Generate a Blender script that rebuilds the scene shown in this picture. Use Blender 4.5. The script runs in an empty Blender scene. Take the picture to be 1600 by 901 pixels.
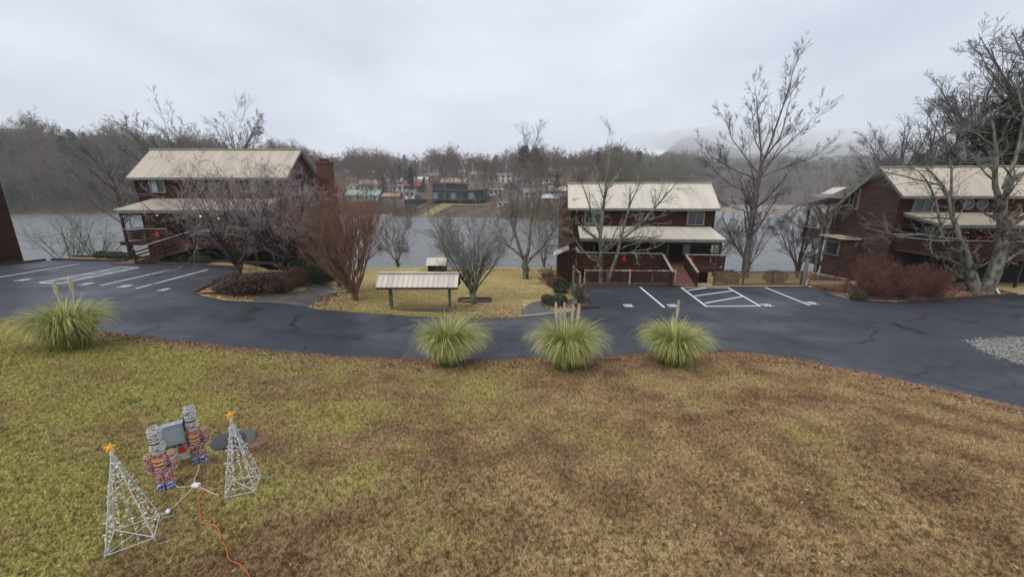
import bpy, math, random
import numpy as np
from mathutils import Vector, Matrix

scene = bpy.context.scene
COL = scene.collection
PI = math.pi
# ------------------------------------------------------------------ camera
PITCH = math.radians(13.5)
CAMZ = 5.9
FPX = 600.0
cam_d = bpy.data.cameras.new('camera')
cam = bpy.data.objects.new('camera', cam_d)
COL.objects.link(cam)
cam.location = (0, 0, CAMZ)
cam.rotation_euler = (PI / 2 - PITCH, 0, 0)
cam_d.sensor_width = 36
cam_d.lens = 36 * FPX / 1600
cam_d.clip_start = 0.1
cam_d.clip_end = 8000
scene.camera = cam
# ------------------------------------------------------------------ sky
SUN_EL, SUN_AZ = math.radians(52), math.radians(215)
world = bpy.data.worlds.new('World')
scene.world = world
world.use_nodes = True
nt = world.node_tree
nt.nodes.clear()
wo = nt.nodes.new('ShaderNodeOutputWorld')
bg = nt.nodes.new('ShaderNodeBackground')
sky = nt.nodes.new('ShaderNodeTexSky')
sky.sky_type = 'NISHITA'
sky.sun_disc = False
sky.sun_elevation = SUN_EL
sky.sun_rotation = SUN_AZ
sky.air_density = 1.0
sky.dust_density = 6.0
tc = nt.nodes.new('ShaderNodeTexCoord')
mp = nt.nodes.new('ShaderNodeMapping')
mp.inputs['Scale'].default_value = (1.0, 1.0, 2.6)
ns = nt.nodes.new('ShaderNodeTexNoise')
ns.inputs['Scale'].default_value = 2.2
ns.inputs['Detail'].default_value = 5
ns.inputs['Roughness'].default_value = 0.5
cr = nt.nodes.new('ShaderNodeValToRGB')
cr.color_ramp.elements[0].position = 0.3
cr.color_ramp.elements[0].color = (5.6, 6.1, 7.05, 1)
cr.color_ramp.elements[1].position = 0.72
cr.color_ramp.elements[1].color = (7.9, 8.4, 9.4, 1)
mx = nt.nodes.new('ShaderNodeMix')
mx.data_type = 'RGBA'
mx.inputs[0].default_value = 0.9            # a closed layer of cloud under the clear sky
nt.links.new(tc.outputs['Generated'], mp.inputs[0])
nt.links.new(mp.outputs[0], ns.inputs['Vector'])
nt.links.new(ns.outputs['Fac'], cr.inputs[0])
nt.links.new(sky.outputs[0], mx.inputs[6])
nt.links.new(cr.outputs[0], mx.inputs[7])
nt.links.new(mx.outputs[2], bg.inputs[0])
bg.inputs[1].default_value = 0.1
nt.links.new(bg.outputs[0], wo.inputs[0])
sun_d = bpy.data.lights.new('sun', 'SUN')
sun_d.energy = 1.3
sun_d.angle = math.radians(45)
sun_d.color = (1.0, 0.97, 0.92)
sun = bpy.data.objects.new('sun', sun_d)
COL.objects.link(sun)
sd = Vector((math.sin(SUN_AZ) * math.cos(SUN_EL), math.cos(SUN_AZ) * math.cos(SUN_EL), math.sin(SUN_EL)))
sun.rotation_euler = sd.to_track_quat('Z', 'Y').to_euler()
scene.render.engine = 'CYCLES'
scene.cycles.max_bounces = 5
scene.cycles.diffuse_bounces = 2
scene.cycles.glossy_bounces = 2
scene.cycles.volume_bounces = 1
scene.view_settings.view_transform = 'Standard'
scene.view_settings.look = 'None'
scene.view_settings.exposure = 0.3
scene.view_settings.gamma = 1.0
scene.view_settings.use_curve_mapping = False

# ------------------------------------------------------------------ picture -> place helpers
SN, CS = math.sin(PITCH), math.cos(PITCH)


def ray(px, py):
    u = (px - 800) / FPX
    v = -(py - 450.5) / FPX
    return u, CS + SN * v, -SN + CS * v


def pd(px, py, Y):
    u, y, w = ray(px, py)
    s = Y / y
    return Vector((u * s, Y, CAMZ + w * s))


def ss(t):
    t = np.clip(t, 0, 1)
    return t * t * (3 - 2 * t)


def road_z(x):
    return 1.35 * ss((-2 - np.asarray(x, float)) / 18)


EX = [-60, -40, -30, -19.9, -17.7, -13.5, -8.84, -5.65, -0.95, 3.9, 6.6, 8.3, 9.5, 10.7, 12.1, 13.6, 14.6, 18, 24, 60]
EY = [15, 15, 14.8, 14.2, 13.6, 13.06, 13.04, 13.14, 13.23, 13.6, 14.0, 14.08, 13.8, 13.2, 12.2, 10.9, 9.8, 6.0, -2, -60]
FX = [-60, -40, -35.2, -34.4, -33.9, -31.8, -27.6, -21.5, -17.7, -16.0, -14, -11.2, -9.4, -6.4, -1, 0, 2, 3.2, 4.05, 4.9, 19.85, 19.98, 22.1, 25.5, 29.65, 31.6, 60]
FY = [18.6, 19.0, 21, 25, 27.7, 28.2, 27.1, 25.6, 24.4, 18.6, 18.0, 18.4, 18.1, 18.3, 18.25, 18.3, 18.8, 19.7, 19.9, 25.2, 25.2, 21.9, 21.3, 21.8, 22.65, 23.0, 27]


def Ee(x):
    x = np.asarray(x, float)
    return np.interp(x, EX, EY) + 0.07 * np.sin(x * 2.3) * np.sin(x * 0.9 + 1)


def Fe(x):
    return np.interp(x, FX, FY)


WATER = -2.6


def G(x, y):
    x = np.asarray(x, float)
    y = np.asarray(y, float)
    r = road_z(x)
    e, f = Ee(x), Fe(x)
    d = e - y
    lawn = r - 0.02 + 0.14 * ss(d / 1.3) + 0.86 * ss(d / 10.0) + 0.03 * np.sin(x * 0.7 + y * 0.4) * ss(d / 3)
    d2 = y - f
    cen = 1.5 * ss((y - 19.5) / 21)
    lft = 1.9 * ss((y - f - 1.2) / 5)
    mid = 1.6 * ss((y - f - 0.8) / 5)
    rgt = 2.0 * ss((y - 25.5) / 12)
    wl = ss((-14.5 - x) / 4)
    wm = ss((x - 3.2) / 1.6) * ss((21 - x) / 1.5)
    wr = ss((x - 19.5) / 1.5)
    wc = np.clip(1 - wl - wm - wr, 0, 1)
    fall = (wl * lft + wm * mid + wr * rgt + wc * cen) / (wl + wm + wr + wc + 1e-9)
    yard = r * (1 - ss((d2 - 2.0) / 14)) - fall - 0.02 - 3.0 * ss((y - 40.5) / 4.5) + 0.05 * np.sin(x * 0.8) * np.sin(y * .6) * ss(d2 / 4)
    z = np.where(y < e, lawn, np.where(y > f, yard, r - 0.07))
    return z


def Gz(x, y):
    return float(G(x, y))


def gp(px, py):
    u, y, w = ray(px, py)
    s = np.arange(2.5, 75, 0.02)
    hit = (CAMZ + w * s) <= np.maximum(G(u * s, y * s), np.where((y * s > Ee(u * s)) & (y * s < Fe(u * s)), road_z(u * s), -99))
    i = int(np.argmax(hit)) if hit.any() else len(s) - 1
    X, Y = u * s[i], y * s[i]
    return Vector((X, Y, max(Gz(X, Y), -9)))


# far shore: everything over azimuth a = x / y
A_S = [-2.2, -1.6, -1.2, -.9, -.6, -.35, -.1, .02, .1, .25, .42, .5, .9, 1.3, 2.2]
Y_S = [140, 160, 188, 198, 186, 172, 164, 146, 138, 150, 240, 400, 400, 330, 240]
A_H = [-2.2, -1.2, -.9, -.6, -.35, 0, .1, .3, .45, .6, 1.0, 2.2]
H20 = [9, 8, 8, 6, 5, 5, 6, 4, 2, 2, 2, 3]
H60 = [32, 34, 32, 19, 10, 10, 9, 9, 9, 12, 14, 16]
H250 = [46, 48, 46, 38, 33, 33, 33, 38, 46, 52, 56, 56]


def far_z(a, t):
    a = np.asarray(a, float)
    t = np.asarray(t, float)
    h20, h60, h250 = np.interp(a, A_H, H20), np.interp(a, A_H, H60), np.interp(a, A_H, H250)
    h = np.where(t < 0, t * 0.12, np.where(t < 20, h20 * t / 20, np.where(t < 60, h20 + (h60 - h20) * (t - 20) / 40,
        np.where(t < 250, h60 + (h250 - h60) * (t - 60) / 190, h250 + 0.01 * (t - 250)))))
    return WATER - 0.15 + h + 1.2 * np.sin(a * 23 + t * .03) * np.clip(t / 60, 0, 1)


def far_pt(a, t):
    Y = np.interp(a, A_S, Y_S) + t
    return a * Y, Y, far_z(a, t)


# ------------------------------------------------------------------ object helpers
def tag(o, label=None, cat=None, group=None, kind=None):
    if label: o['label'] = label
    if cat: o['category'] = cat
    if group: o['group'] = group
    if kind: o['kind'] = kind
    return o


def thing(name, label, cat, loc=(0, 0, 0), rz=0.0, group=None):
    o = bpy.data.objects.new(name, None)
    COL.objects.link(o)
    o.location = loc
    o.rotation_euler = (0, 0, rz)
    o.empty_display_size = 0.2
    return tag(o, label, cat, group)


def mesh_np(name, V, Q, smooth=False):
    V = np.asarray(V, np.float32).reshape(-1, 3)
    Q = np.asarray(Q, np.int32)
    k = Q.shape[1]
    me = bpy.data.meshes.new(name)
    me.vertices.add(len(V))
    me.vertices.foreach_set('co', V.ravel())
    me.loops.add(Q.size)
    me.loops.foreach_set('vertex_index', Q.ravel())
    me.polygons.add(len(Q))
    me.polygons.foreach_set('loop_start', np.arange(0, Q.size, k, dtype=np.int32))
    me.polygons.foreach_set('loop_total', np.full(len(Q), k, np.int32))
    if smooth:
        me.polygons.foreach_set('use_smooth', np.ones(len(Q), bool))
    me.update(calc_edges=True)
    return me


def link(name, me, mat, parent=None):
    if mat is not None and not me.materials:
        me.materials.append(mat)
    o = bpy.data.objects.new(name, me)
    COL.objects.link(o)
    if parent is not None:
        o.parent = parent
    return o


class MB:
    def __init__(s):
        s.v, s.f = [], []

    def poly(s, pts):
        i = len(s.v)
        s.v += [tuple(p) for p in pts]
        s.f.append(tuple(range(i, i + len(pts))))
        return s

    def box(s, x0, x1, y0, y1, z0, z1):
        i = len(s.v)
        s.v += [(x0, y0, z0), (x1, y0, z0), (x1, y1, z0), (x0, y1, z0), (x0, y0, z1), (x1, y0, z1), (x1, y1, z1), (x0, y1, z1)]
        s.f += [tuple(i + k for k in q) for q in ((3, 2, 1, 0), (4, 5, 6, 7), (0, 1, 5, 4), (1, 2, 6, 5), (2, 3, 7, 6), (3, 0, 4, 7))]
        return s

    def bar(s, a, b, w, h, up=(0, 0, 1)):
        a, b, up = Vector(a), Vector(b), Vector(up)
        d = (b - a).normalized()
        x = d.cross(up)
        if x.length < 1e-4:
            x = d.cross(Vector((0, 1, 0)))
        x.normalize()
        u = x.cross(d)
        x, u = x * w / 2, u * h / 2
        i = len(s.v)
        for p in (a, b):
            s.v += [tuple(p - x - u), tuple(p + x - u), tuple(p + x + u), tuple(p - x + u)]
        s.f += [tuple(i + k for k in q) for q in ((0, 1, 2, 3), (7, 6, 5, 4), (0, 4, 5, 1), (1, 5, 6, 2), (2, 6, 7, 3), (3, 7, 4, 0))]
        return s

    def slab(s, pts, th):
        """a sheet (polygon, counter-clockwise from above) with thickness th downwards"""
        n = len(pts)
        i = len(s.v)
        s.v += [tuple(p) for p in pts] + [(p[0], p[1], p[2] - th) for p in pts]
        s.f.append(tuple(range(i, i + n)))
        s.f.append(tuple(range(i + 2 * n - 1, i + n - 1, -1)))
        for k in range(n):
            k2 = (k + 1) % n
            s.f.append((i + k, i + n + k, i + n + k2, i + k2))
        return s

    def tube(s, pts, rad, n=6, cap=True):
        pts = [Vector(p) for p in pts]
        m = len(pts)
        if not hasattr(rad, '__len__'):
            rad = [rad] * m
        i = len(s.v)
        for k in range(m):
            t = (pts[min(k + 1, m - 1)] - pts[max(k - 1, 0)]).normalized()
            ref = Vector((0, 0, 1)) if abs(t.z) < 0.9 else Vector((0, 1, 0))
            u = t.cross(ref).normalized()
            w = u.cross(t)
            for j in range(n):
                a = 2 * PI * j / n
                s.v.append(tuple(pts[k] + (u * math.cos(a) + w * math.sin(a)) * rad[k]))
        for k in range(m - 1):
            for j in range(n):
                j2 = (j + 1) % n
                s.f.append((i + k * n + j, i + k * n + j2, i + (k + 1) * n + j2, i + (k + 1) * n + j))
        if cap:
            s.f.append(tuple(i + j for j in range(n))[::-1])
            s.f.append(tuple(i + (m - 1) * n + j for j in range(n)))
        return s

    def blob(s, c, r, seg=8, ring=5):
        prof = [(math.sin(PI * k / ring), -math.cos(PI * k / ring)) for k in range(ring + 1)]
        return s.lathe(c, [(max(a, .02) * r, b * r) for a, b in prof], seg)

    def lathe(s, c, prof, n=12):
        i = len(s.v)
        for r, z in prof:
            for j in range(n):
                a = 2 * PI * j / n
                s.v.append((c[0] + r * math.cos(a), c[1] + r * math.sin(a), c[2] + z))
        m = len(prof)
        for k in range(m - 1):
            for j in range(n):
                j2 = (j + 1) % n
                s.f.append((i + k * n + j, i + k * n + j2, i + (k + 1) * n + j2, i + (k + 1) * n + j))
        s.f.append(tuple(i + j for j in range(n))[::-1])
        s.f.append(tuple(i + (m - 1) * n + j for j in range(n)))
        return s

    def build(s, name, mat, parent=None, smooth=False):
        me = bpy.data.meshes.new(name)
        me.from_pydata(s.v, [], s.f)
        if smooth:
            me.polygons.foreach_set('use_smooth', np.ones(len(me.polygons), bool))
        me.update()
        return link(name, me, mat, parent)


# ------------------------------------------------------------------ materials
def mat(name, c1, c2=None, scale=8.0, rough=0.7, bump=0.0, bscale=None, metal=0.0, stretch=(1, 1, 1), world_co=False, detail=4, lo=.35, hi=.65, spec=.4, dist=.01):
    m = bpy.data.materials.new(name)
    m.use_nodes = True
    n = m.node_tree.nodes
    l = m.node_tree.links
    b = n['Principled BSDF']
    b.inputs['Roughness'].default_value = rough
    b.inputs['Metallic'].default_value = metal
    b.inputs['Specular IOR Level'].default_value = spec
    if c2 is None:
        c2 = tuple(c * .75 for c in c1)
    if world_co:
        g = n.new('ShaderNodeNewGeometry')
        src = g.outputs['Position']
    else:
        t = n.new('ShaderNodeTexCoord')
        src = t.outputs['Object']
    mp = n.new('ShaderNodeMapping')
    mp.inputs['Scale'].default_value = stretch
    l.new(src, mp.inputs[0])
    ns = n.new('ShaderNodeTexNoise')
    ns.inputs['Scale'].default_value = scale
    ns.inputs['Detail'].default_value = detail
    l.new(mp.outputs[0], ns.inputs['Vector'])
    r = n.new('ShaderNodeValToRGB')
    r.color_ramp.elements[0].position = lo
    r.color_ramp.elements[1].position = hi
    r.color_ramp.elements[0].color = (*c1, 1)
    r.color_ramp.elements[1].color = (*c2, 1)
    l.new(ns.outputs['Fac'], r.inputs[0])
    l.new(r.outputs[0], b.inputs['Base Color'])
    if bump:
        n2 = n.new('ShaderNodeTexNoise')
        n2.inputs['Scale'].default_value = bscale or scale * 3
        n2.inputs['Detail'].default_value = 3
        l.new(mp.outputs[0], n2.inputs['Vector'])
        bp = n.new('ShaderNodeBump')
        bp.inputs['Strength'].default_value = bump
        bp.inputs['Distance'].default_value = dist
        l.new(n2.outputs['Fac'], bp.inputs['Height'])
        l.new(bp.outputs[0], b.inputs['Normal'])
    return m


M = {}
M['siding'] = mat('dark_red_siding', (.055, .02, .0135), (.015, .006, .0045), 3, .75, .3, 20, stretch=(.22, .22, 2.2), spec=.1)
M['siding_b'] = mat('red_brown_siding', (.07, .03, .021), (.026, .012, .009), 3, .75, .3, 20, stretch=(.22, .22, 2.2))
M['deck'] = mat('stained_deck_wood', (.058, .024, .016), (.028, .012, .009), 4, .65, .2, 25, stretch=(1, 1, 3), spec=.15)
M['deck_floor'] = mat('worn_red_deck_floor', (.22, .105, .08), (.13, .06, .048), 3, .5, .2)
M['deck_dark'] = mat('dark_deck_wood', (.04, .019, .015), (.022, .011, .009), 5, .7, .2)
M['cap'] = mat('weathered_rail_cap', (.34, .32, .27), (.22, .2, .165), 3, .6, .2)
M['trim'] = mat('grey_green_trim', (.155, .16, .125), (.1, .105, .085), 2, .6)
M['trim_dark'] = mat('dark_trim', (.03, .026, .022), (.018, .016, .014), 4, .7)
M['roof'] = mat('tan_metal_roof', (.54, .465, .365), (.33, .285, .225), 1.1, .42, .05, 4, stretch=(2.5, .3, .3), lo=.3, hi=.9)
M['roof_b'] = mat('tan_metal_roof_pale', (.62, .555, .46), (.38, .355, .315), .9, .4, .05, 4, stretch=(2.2, .4, .4), lo=.32, hi=.88)
M['roof_grey'] = mat('grey_shingle_roof', (.17, .16, .145), (.1, .095, .085), 4, .8, .2)
M['brick'] = mat('brown_brick', (.13, .048, .034), (.07, .028, .022), 6, .85, .5, 14, stretch=(1, 1, 4))
M['glass'] = mat('window_glass', (.02, .024, .03), (.012, .014, .018), 1, .06, spec=.5)
M['curtain'] = mat('pale_curtain', (.3, .31, .33), (.22, .23, .25), 4, .8, stretch=(8, 8, .5))
M['black'] = mat('black_parts_and_shade', (.012, .011, .011), (.006, .006, .006), 4, .9)  # black small parts, and the painted dark below the decks
M['grey_post'] = mat('weathered_grey_post', (.20, .195, .165), (.12, .115, .095), 6, .8, .3, stretch=(4, 4, .6))
M['timber'] = mat('old_landscape_timber', (.05, .04, .034), (.026, .021, .018), 5, .8, .3, stretch=(1, 1, 3))
M['timber_grey'] = mat('grey_landscape_timber', (.2, .19, .175), (.12, .115, .105), 5, .8, .3)
M['lattice'] = mat('stained_lattice', (.12, .065, .042), (.065, .034, .023), 5, .7)
M['lattice_l'] = mat('sunbleached_lattice', (.24, .145, .085), (.13, .075, .045), 5, .7)
M['lattice_w'] = mat('peeled_lattice_frame', (.42, .36, .32), (.16, .075, .055), 3.5, .7, lo=.4, hi=.62)
M['concrete'] = mat('path_concrete', (.12, .116, .105), (.075, .072, .066), 2.5, .6, .25, 60, world_co=True)
M['kerb'] = mat('pale_kerb', (.3, .3, .29), (.2, .2, .19), 4, .6)
M['white'] = mat('white_plastic', (.75, .75, .74), (.62, .62, .61), 5, .45)
M['tube_white'] = mat('white_wire_frame', (.62, .63, .64), (.45, .46, .47), 9, .4)
M['red'] = mat('red_tinsel', (.62, .03, .03), (.35, .012, .015), 40, .45)
M['blue'] = mat('blue_tinsel', (.03, .05, .36), (.012, .02, .16), 40, .45)
M['yellow'] = mat('gold_tinsel', (.78, .46, .05), (.55, .28, .02), 40, .45)
M['star'] = mat('orange_star', (.88, .44, .03), (.75, .3, .015), 20, .45)
M['orange'] = mat('orange_cord', (.75, .16, .03), (.55, .1, .02), 9, .5)
M['cord_w'] = mat('off_white_cord', (.62, .6, .48), (.5, .48, .38), 9, .5)
M['ebox'] = mat('grey_enclosure_paint', (.30, .345, .385), (.22, .26, .295), 3, .4, .05)
M['wood_old'] = mat('mossy_old_board', (.14, .14, .11), (.075, .08, .055), 6, .85, .3)
M['bow'] = mat('red_ribbon', (.75, .03, .035), (.55, .02, .025), 9, .5)
M['manhole'] = mat('dark_lid', (.052, .055, .062), (.03, .032, .036), 5, .5, .3)
M['mholec'] = mat('septic_concrete', (.12, .11, .095), (.06, .058, .052), 4, .75, .4)
M['soil'] = mat('bare_red_soil', (.2, .115, .07), (.12, .065, .04), 5, .9, .4)
M['paint'] = mat('white_road_paint', (.74, .76, .79), (.5, .52, .55), 5, .5, lo=.5, hi=.8)
M['box_tan'] = mat('pine_straw_strip', (.36, .23, .115), (.22, .125, .06), 6, .9, .5, 30, world_co=True)
M['leaf'] = mat('dead_oak_leaf', (.26, .13, .07), (.12, .055, .03), .9, .8, world_co=True, lo=.3, hi=.7)
M['leaf2'] = mat('pale_dead_leaf', (.42, .3, .21), (.24, .14, .085), 1.3, .8, world_co=True, lo=.3, hi=.7)
M['bulb'] = mat('warm_bulb', (.9, .6, .3))
_b = M['bulb'].node_tree.nodes['Principled BSDF']
_b.inputs['Emission Color'].default_value = (1, .5, .16, 1)
_b.inputs['Emission Strength'].default_value = 6
for k, c1, c2 in (('bark_grey', (.17, .15, .13), (.075, .065, .058)), ('bark_dark', (.05, .043, .038), (.026, .022, .02)),
                  ('bark_lichen', (.2, .205, .14), (.06, .056, .045)), ('bark_myrtle', (.21, .105, .07), (.1, .05, .035)),
                  ('bark_tulip', (.135, .115, .105), (.065, .055, .052)), ('bark_oak', (.19, .19, .14), (.055, .052, .042))):
    M[k] = mat(k, c1, c2, 5, .85, .5, 14, stretch=(1, 1, .45), lo=.4, hi=.6, dist=.03)
for k, c1, c2 in (('twig_pink', (.40, .33, .325), (.22, .17, .168)), ('twig_grey', (.26, .245, .23), (.13, .12, .11)), ('twig_dark', (.12, .1, .092), (.07, .058, .055)),
                  ('twig_myrtle', (.24, .13, .085), (.13, .065, .045)), ('twig_lichen', (.36, .38, .25), (.14, .135, .105)),
                  ('twig_red', (.21, .088, .072), (.1, .04, .034)), ('twig_brown', (.15, .105, .075), (.08, .052, .038)),
                  ('far_twig', (.165, .128, .092), (.085, .066, .05)), ('far_twig_red', (.185, .118, .088), (.1, .064, .05)), ('far_twig_green', (.19, .172, .105), (.105, .094, .062))):
    M[k] = mat(k, c1, c2, 1.2, .85, lo=.35, hi=.65)
for k, c1, c2 in (('box_leaf', (.05, .07, .022), (.022, .034, .012)), ('hedge_leaf', (.075, .09, .028), (.03, .042, .014)), ('brown_leaf', (.1, .062, .04), (.05, .032, .022)),
                  ('rust_leaf', (.16, .07, .04), (.08, .035, .022)), ('pine_leaf', (.05, .068, .032), (.022, .034, .018)), ('dark_leaf', (.028, .04, .018), (.014, .022, .01)),
                  ('grey_leaf', (.17, .15, .105), (.09, .075, .05)), ('oak_leaf', (.25, .1, .055), (.13, .055, .03)), ('red_leaf', (.16, .06, .045), (.1, .06, .03))):
    M[k] = mat(k, c1, c2, 2.5, .6, lo=.35, hi=.65)


def grass_color(m, bright=1.0):
    """dormant lawn: tan, brown and olive patches, after the position on the lawn"""
    n, l = m.node_tree.nodes, m.node_tree.links
    g = n.new('ShaderNodeNewGeometry')

    def noise(sc, det, off):
        mp = n.new('ShaderNodeMapping')
        mp.inputs['Location'].default_value = (off, off * 1.7, 0)
        mp.inputs['Scale'].default_value = (1, 1, .2)
        l.new(g.outputs['Position'], mp.inputs[0])
        t = n.new('ShaderNodeTexNoise')
        t.inputs['Scale'].default_value = sc
        t.inputs['Detail'].default_value = det
        t.inputs['Roughness'].default_value = .65
        l.new(mp.outputs[0], t.inputs['Vector'])
        return t.outputs['Fac']

    def ramp(f, p0, p1):
        r = n.new('ShaderNodeMapRange')
        r.inputs[1].default_value = p0
        r.inputs[2].default_value = p1
        l.new(f, r.inputs[0])
        return r.outputs[0]

    def mixc(f, a, b):
        x = n.new('ShaderNodeMix')
        x.data_type = 'RGBA'
        l.new(f, x.inputs[0])
        for s, c in ((6, a), (7, b)):
            if isinstance(c, tuple):
                x.inputs[s].default_value = (*[q * bright for q in c], 1)
            else:
                l.new(c, x.inputs[s])
        return x.outputs[2]
    sep = n.new('ShaderNodeSeparateXYZ')
    l.new(g.outputs['Position'], sep.inputs[0])
    tan = mixc(ramp(noise(14, 4, 3), .35, .65), (.38, .285, .148), (.25, .178, .092))
    brown = mixc(ramp(noise(9, 4, 5), .35, .65), (.205, .125, .068), (.13, .078, .044))
    olive = mixc(ramp(noise(11, 4, 7), .35, .65), (.38, .345, .11), (.235, .225, .075))
    c = mixc(ramp(noise(.8, 9, 11), .40, .66), tan, brown)
    # the olive patches thicken towards the west side of the lawn and along the road
    ad = n.new('ShaderNodeMath')
    ad.operation = 'MULTIPLY_ADD'
    l.new(sep.outputs[0], ad.inputs[0])
    ad.inputs[1].default_value = -0.014
    l.new(noise(.33, 5, 23), ad.inputs[2])
    ad2 = n.new('ShaderNodeMath')
    ad2.operation = 'MULTIPLY_ADD'
    l.new(sep.outputs[1], ad2.inputs[0])
    ad2.inputs[1].default_value = 0.0035
    l.new(ad.outputs[0], ad2.inputs[2])
    c = mixc(ramp(ad2.outputs[0], .50, .72), c, olive)
    c = mixc(ramp(noise(.9, 3, 41), .66, .78), c, (.115, .15, .03))
    # the lakeside lawn beyond the road is a paler, straw-coloured grass
    yr_ = n.new('ShaderNodeMapRange')
    yr_.inputs[1].default_value = 17.2
    yr_.inputs[2].default_value = 19
    yr_.inputs[4].default_value = .55
    l.new(sep.outputs[1], yr_.inputs[0])
    straw = mixc(ramp(noise(.35, 4, 61), .42, .6), (.56, .45, .25), (.46, .41, .18))
    c = mixc(yr_.outputs[0], c, straw)
    # coarse and fine random dark specks multiplied over the grass colour
    mul = n.new('ShaderNodeMix')
    mul.data_type = 'RGBA'
    mul.blend_type = 'MULTIPLY'
    mul.inputs[0].default_value = 1
    sp = mixc(ramp(noise(38, 3, 2), .38, .55), (.42 / bright, .36 / bright, .32 / bright), (1.05 / bright, 1.05 / bright, 1.05 / bright))
    l.new(c, mul.inputs[6])
    l.new(sp, mul.inputs[7])
    mul2 = n.new('ShaderNodeMix')
    mul2.data_type = 'RGBA'
    mul2.blend_type = 'MULTIPLY'
    mul2.inputs[0].default_value = 1
    sp2 = mixc(ramp(noise(13, 5, 9), .40, .52), (.5 / bright, .44 / bright, .4 / bright), (1.08 / bright, 1.08 / bright, 1.08 / bright))
    l.new(mul.outputs[2], mul2.inputs[6])
    l.new(sp2, mul2.inputs[7])
    return mul2.outputs[2]


def make_ground_mat():
    m = bpy.data.materials.new('dormant_lawn')
    m.use_nodes = True
    b = m.node_tree.nodes['Principled BSDF']
    b.inputs['Roughness'].default_value = .9
    b.inputs['Specular IOR Level'].default_value = .15
    n, l = m.node_tree.nodes, m.node_tree.links
    l.new(grass_color(m, 1.3), b.inputs['Base Color'])
    g = n.new('ShaderNodeNewGeometry')
    t = n.new('ShaderNodeTexNoise')
    t.inputs['Scale'].default_value = 22
    t.inputs['Detail'].default_value = 5
    l.new(g.outputs['Position'], t.inputs['Vector'])
    bp = n.new('ShaderNodeBump')
    bp.inputs['Strength'].default_value = .8
    bp.inputs['Distance'].default_value = .05
    l.new(t.outputs['Fac'], bp.inputs['Height'])
    l.new(bp.outputs[0], b.inputs['Normal'])
    m2 = bpy.data.materials.new('grass_blades')
    m2.use_nodes = True
    b = m2.node_tree.nodes['Principled BSDF']
    b.inputs['Roughness'].default_value = .7
    b.inputs['Specular IOR Level'].default_value = .2
    m2.node_tree.links.new(grass_color(m2, 1.85), b.inputs['Base Color'])
    return m, m2


M['lawn'], M['blade'] = make_ground_mat()


def make_asphalt():
    m = bpy.data.materials.new('wet_asphalt')
    m.use_nodes = True
    n, l = m.node_tree.nodes, m.node_tree.links
    b = n['Principled BSDF']
    g = n.new('ShaderNodeNewGeometry')
    wob = n.new('ShaderNodeTexNoise')
    wob.inputs['Scale'].default_value = .9
    wob.inputs['Detail'].default_value = 6
    l.new(g.outputs['Position'], wob.inputs['Vector'])
    add = n.new('ShaderNodeVectorMath')
    add.operation = 'MULTIPLY_ADD'
    l.new(wob.outputs['Color'], add.inputs[0])
    add.inputs[1].default_value = (1.3, 1.3, 0)
    l.new(g.outputs['Position'], add.inputs[2])
    flat = n.new('ShaderNodeVectorMath')
    flat.operation = 'MULTIPLY'
    flat.inputs[1].default_value = (.75, 1.0, 0)
    l.new(add.outputs[0], flat.inputs[0])
    v = n.new('ShaderNodeTexVoronoi')
    v.feature = 'DISTANCE_TO_EDGE'
    v.inputs['Scale'].default_value = .38
    l.new(flat.outputs[0], v.inputs['Vector'])
    ck = n.new('ShaderNodeMapRange')
    ck.inputs[1].default_value = .006
    ck.inputs[2].default_value = .02
    l.new(v.outputs['Distance'], ck.inputs[0])
    # cracks come and go
    fade = n.new('ShaderNodeTexNoise')
    fade.inputs['Scale'].default_value = .45
    l.new(g.outputs['Position'], fade.inputs['Vector'])
    fr = n.new('ShaderNodeMapRange')
    fr.inputs[1].default_value = .48
    fr.inputs[2].default_value = .6
    l.new(fade.outputs['Fac'], fr.inputs[0])
    mxx = n.new('ShaderNodeMath')
    mxx.operation = 'MAXIMUM'
    l.new(ck.outputs[0], mxx.inputs[0])
    l.new(fr.outputs[0], mxx.inputs[1])
    big = n.new('ShaderNodeTexNoise')
    big.inputs['Scale'].default_value = .35
    big.inputs['Detail'].default_value = 6
    big.inputs['Roughness'].default_value = .6
    l.new(flat.outputs[0], big.inputs['Vector'])
    r = n.new('ShaderNodeValToRGB')
    r.color_ramp.elements[0].position = .35
    r.color_ramp.elements[1].position = .68
    r.color_ramp.elements[0].color = (.019, .021, .028, 1)
    r.color_ramp.elements[1].color = (.056, .06, .076, 1)
    l.new(big.outputs['Fac'], r.inputs[0])
    fine = n.new('ShaderNodeTexNoise')
    fine.inputs['Scale'].default_value = 60
    fine.inputs['Detail'].default_value = 2
    l.new(g.outputs['Position'], fine.inputs['Vector'])
    ov = n.new('ShaderNodeMix')
    ov.data_type = 'RGBA'
    ov.blend_type = 'OVERLAY'
    ov.inputs[0].default_value = .45
    l.new(r.outputs[0], ov.inputs[6])
    l.new(fine.outputs['Color'], ov.inputs[7])
    mc = n.new('ShaderNodeMix')
    mc.data_type = 'RGBA'
    mc.inputs[6].default_value = (.012, .012, .014, 1)
    l.new(mxx.outputs[0], mc.inputs[0])
    l.new(ov.outputs[2], mc.inputs[7])
    l.new(mc.outputs[2], b.inputs['Base Color'])
    rr = n.new('ShaderNodeMapRange')
    rr.inputs[1].default_value = .35
    rr.inputs[2].default_value = .65
    rr.inputs[3].default_value = .62
    rr.inputs[4].default_value = .36
    l.new(big.outputs['Fac'], rr.inputs[0])
    l.new(rr.outputs[0], b.inputs['Roughness'])
    bp = n.new('ShaderNodeBump')
    bp.inputs['Strength'].default_value = .35
    bp.inputs['Distance'].default_value = .01
    l.new(fine.outputs['Fac'], bp.inputs['Height'])
    l.new(bp.outputs[0], b.inputs['Normal'])
    return m


M['asphalt'] = make_asphalt()


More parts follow.
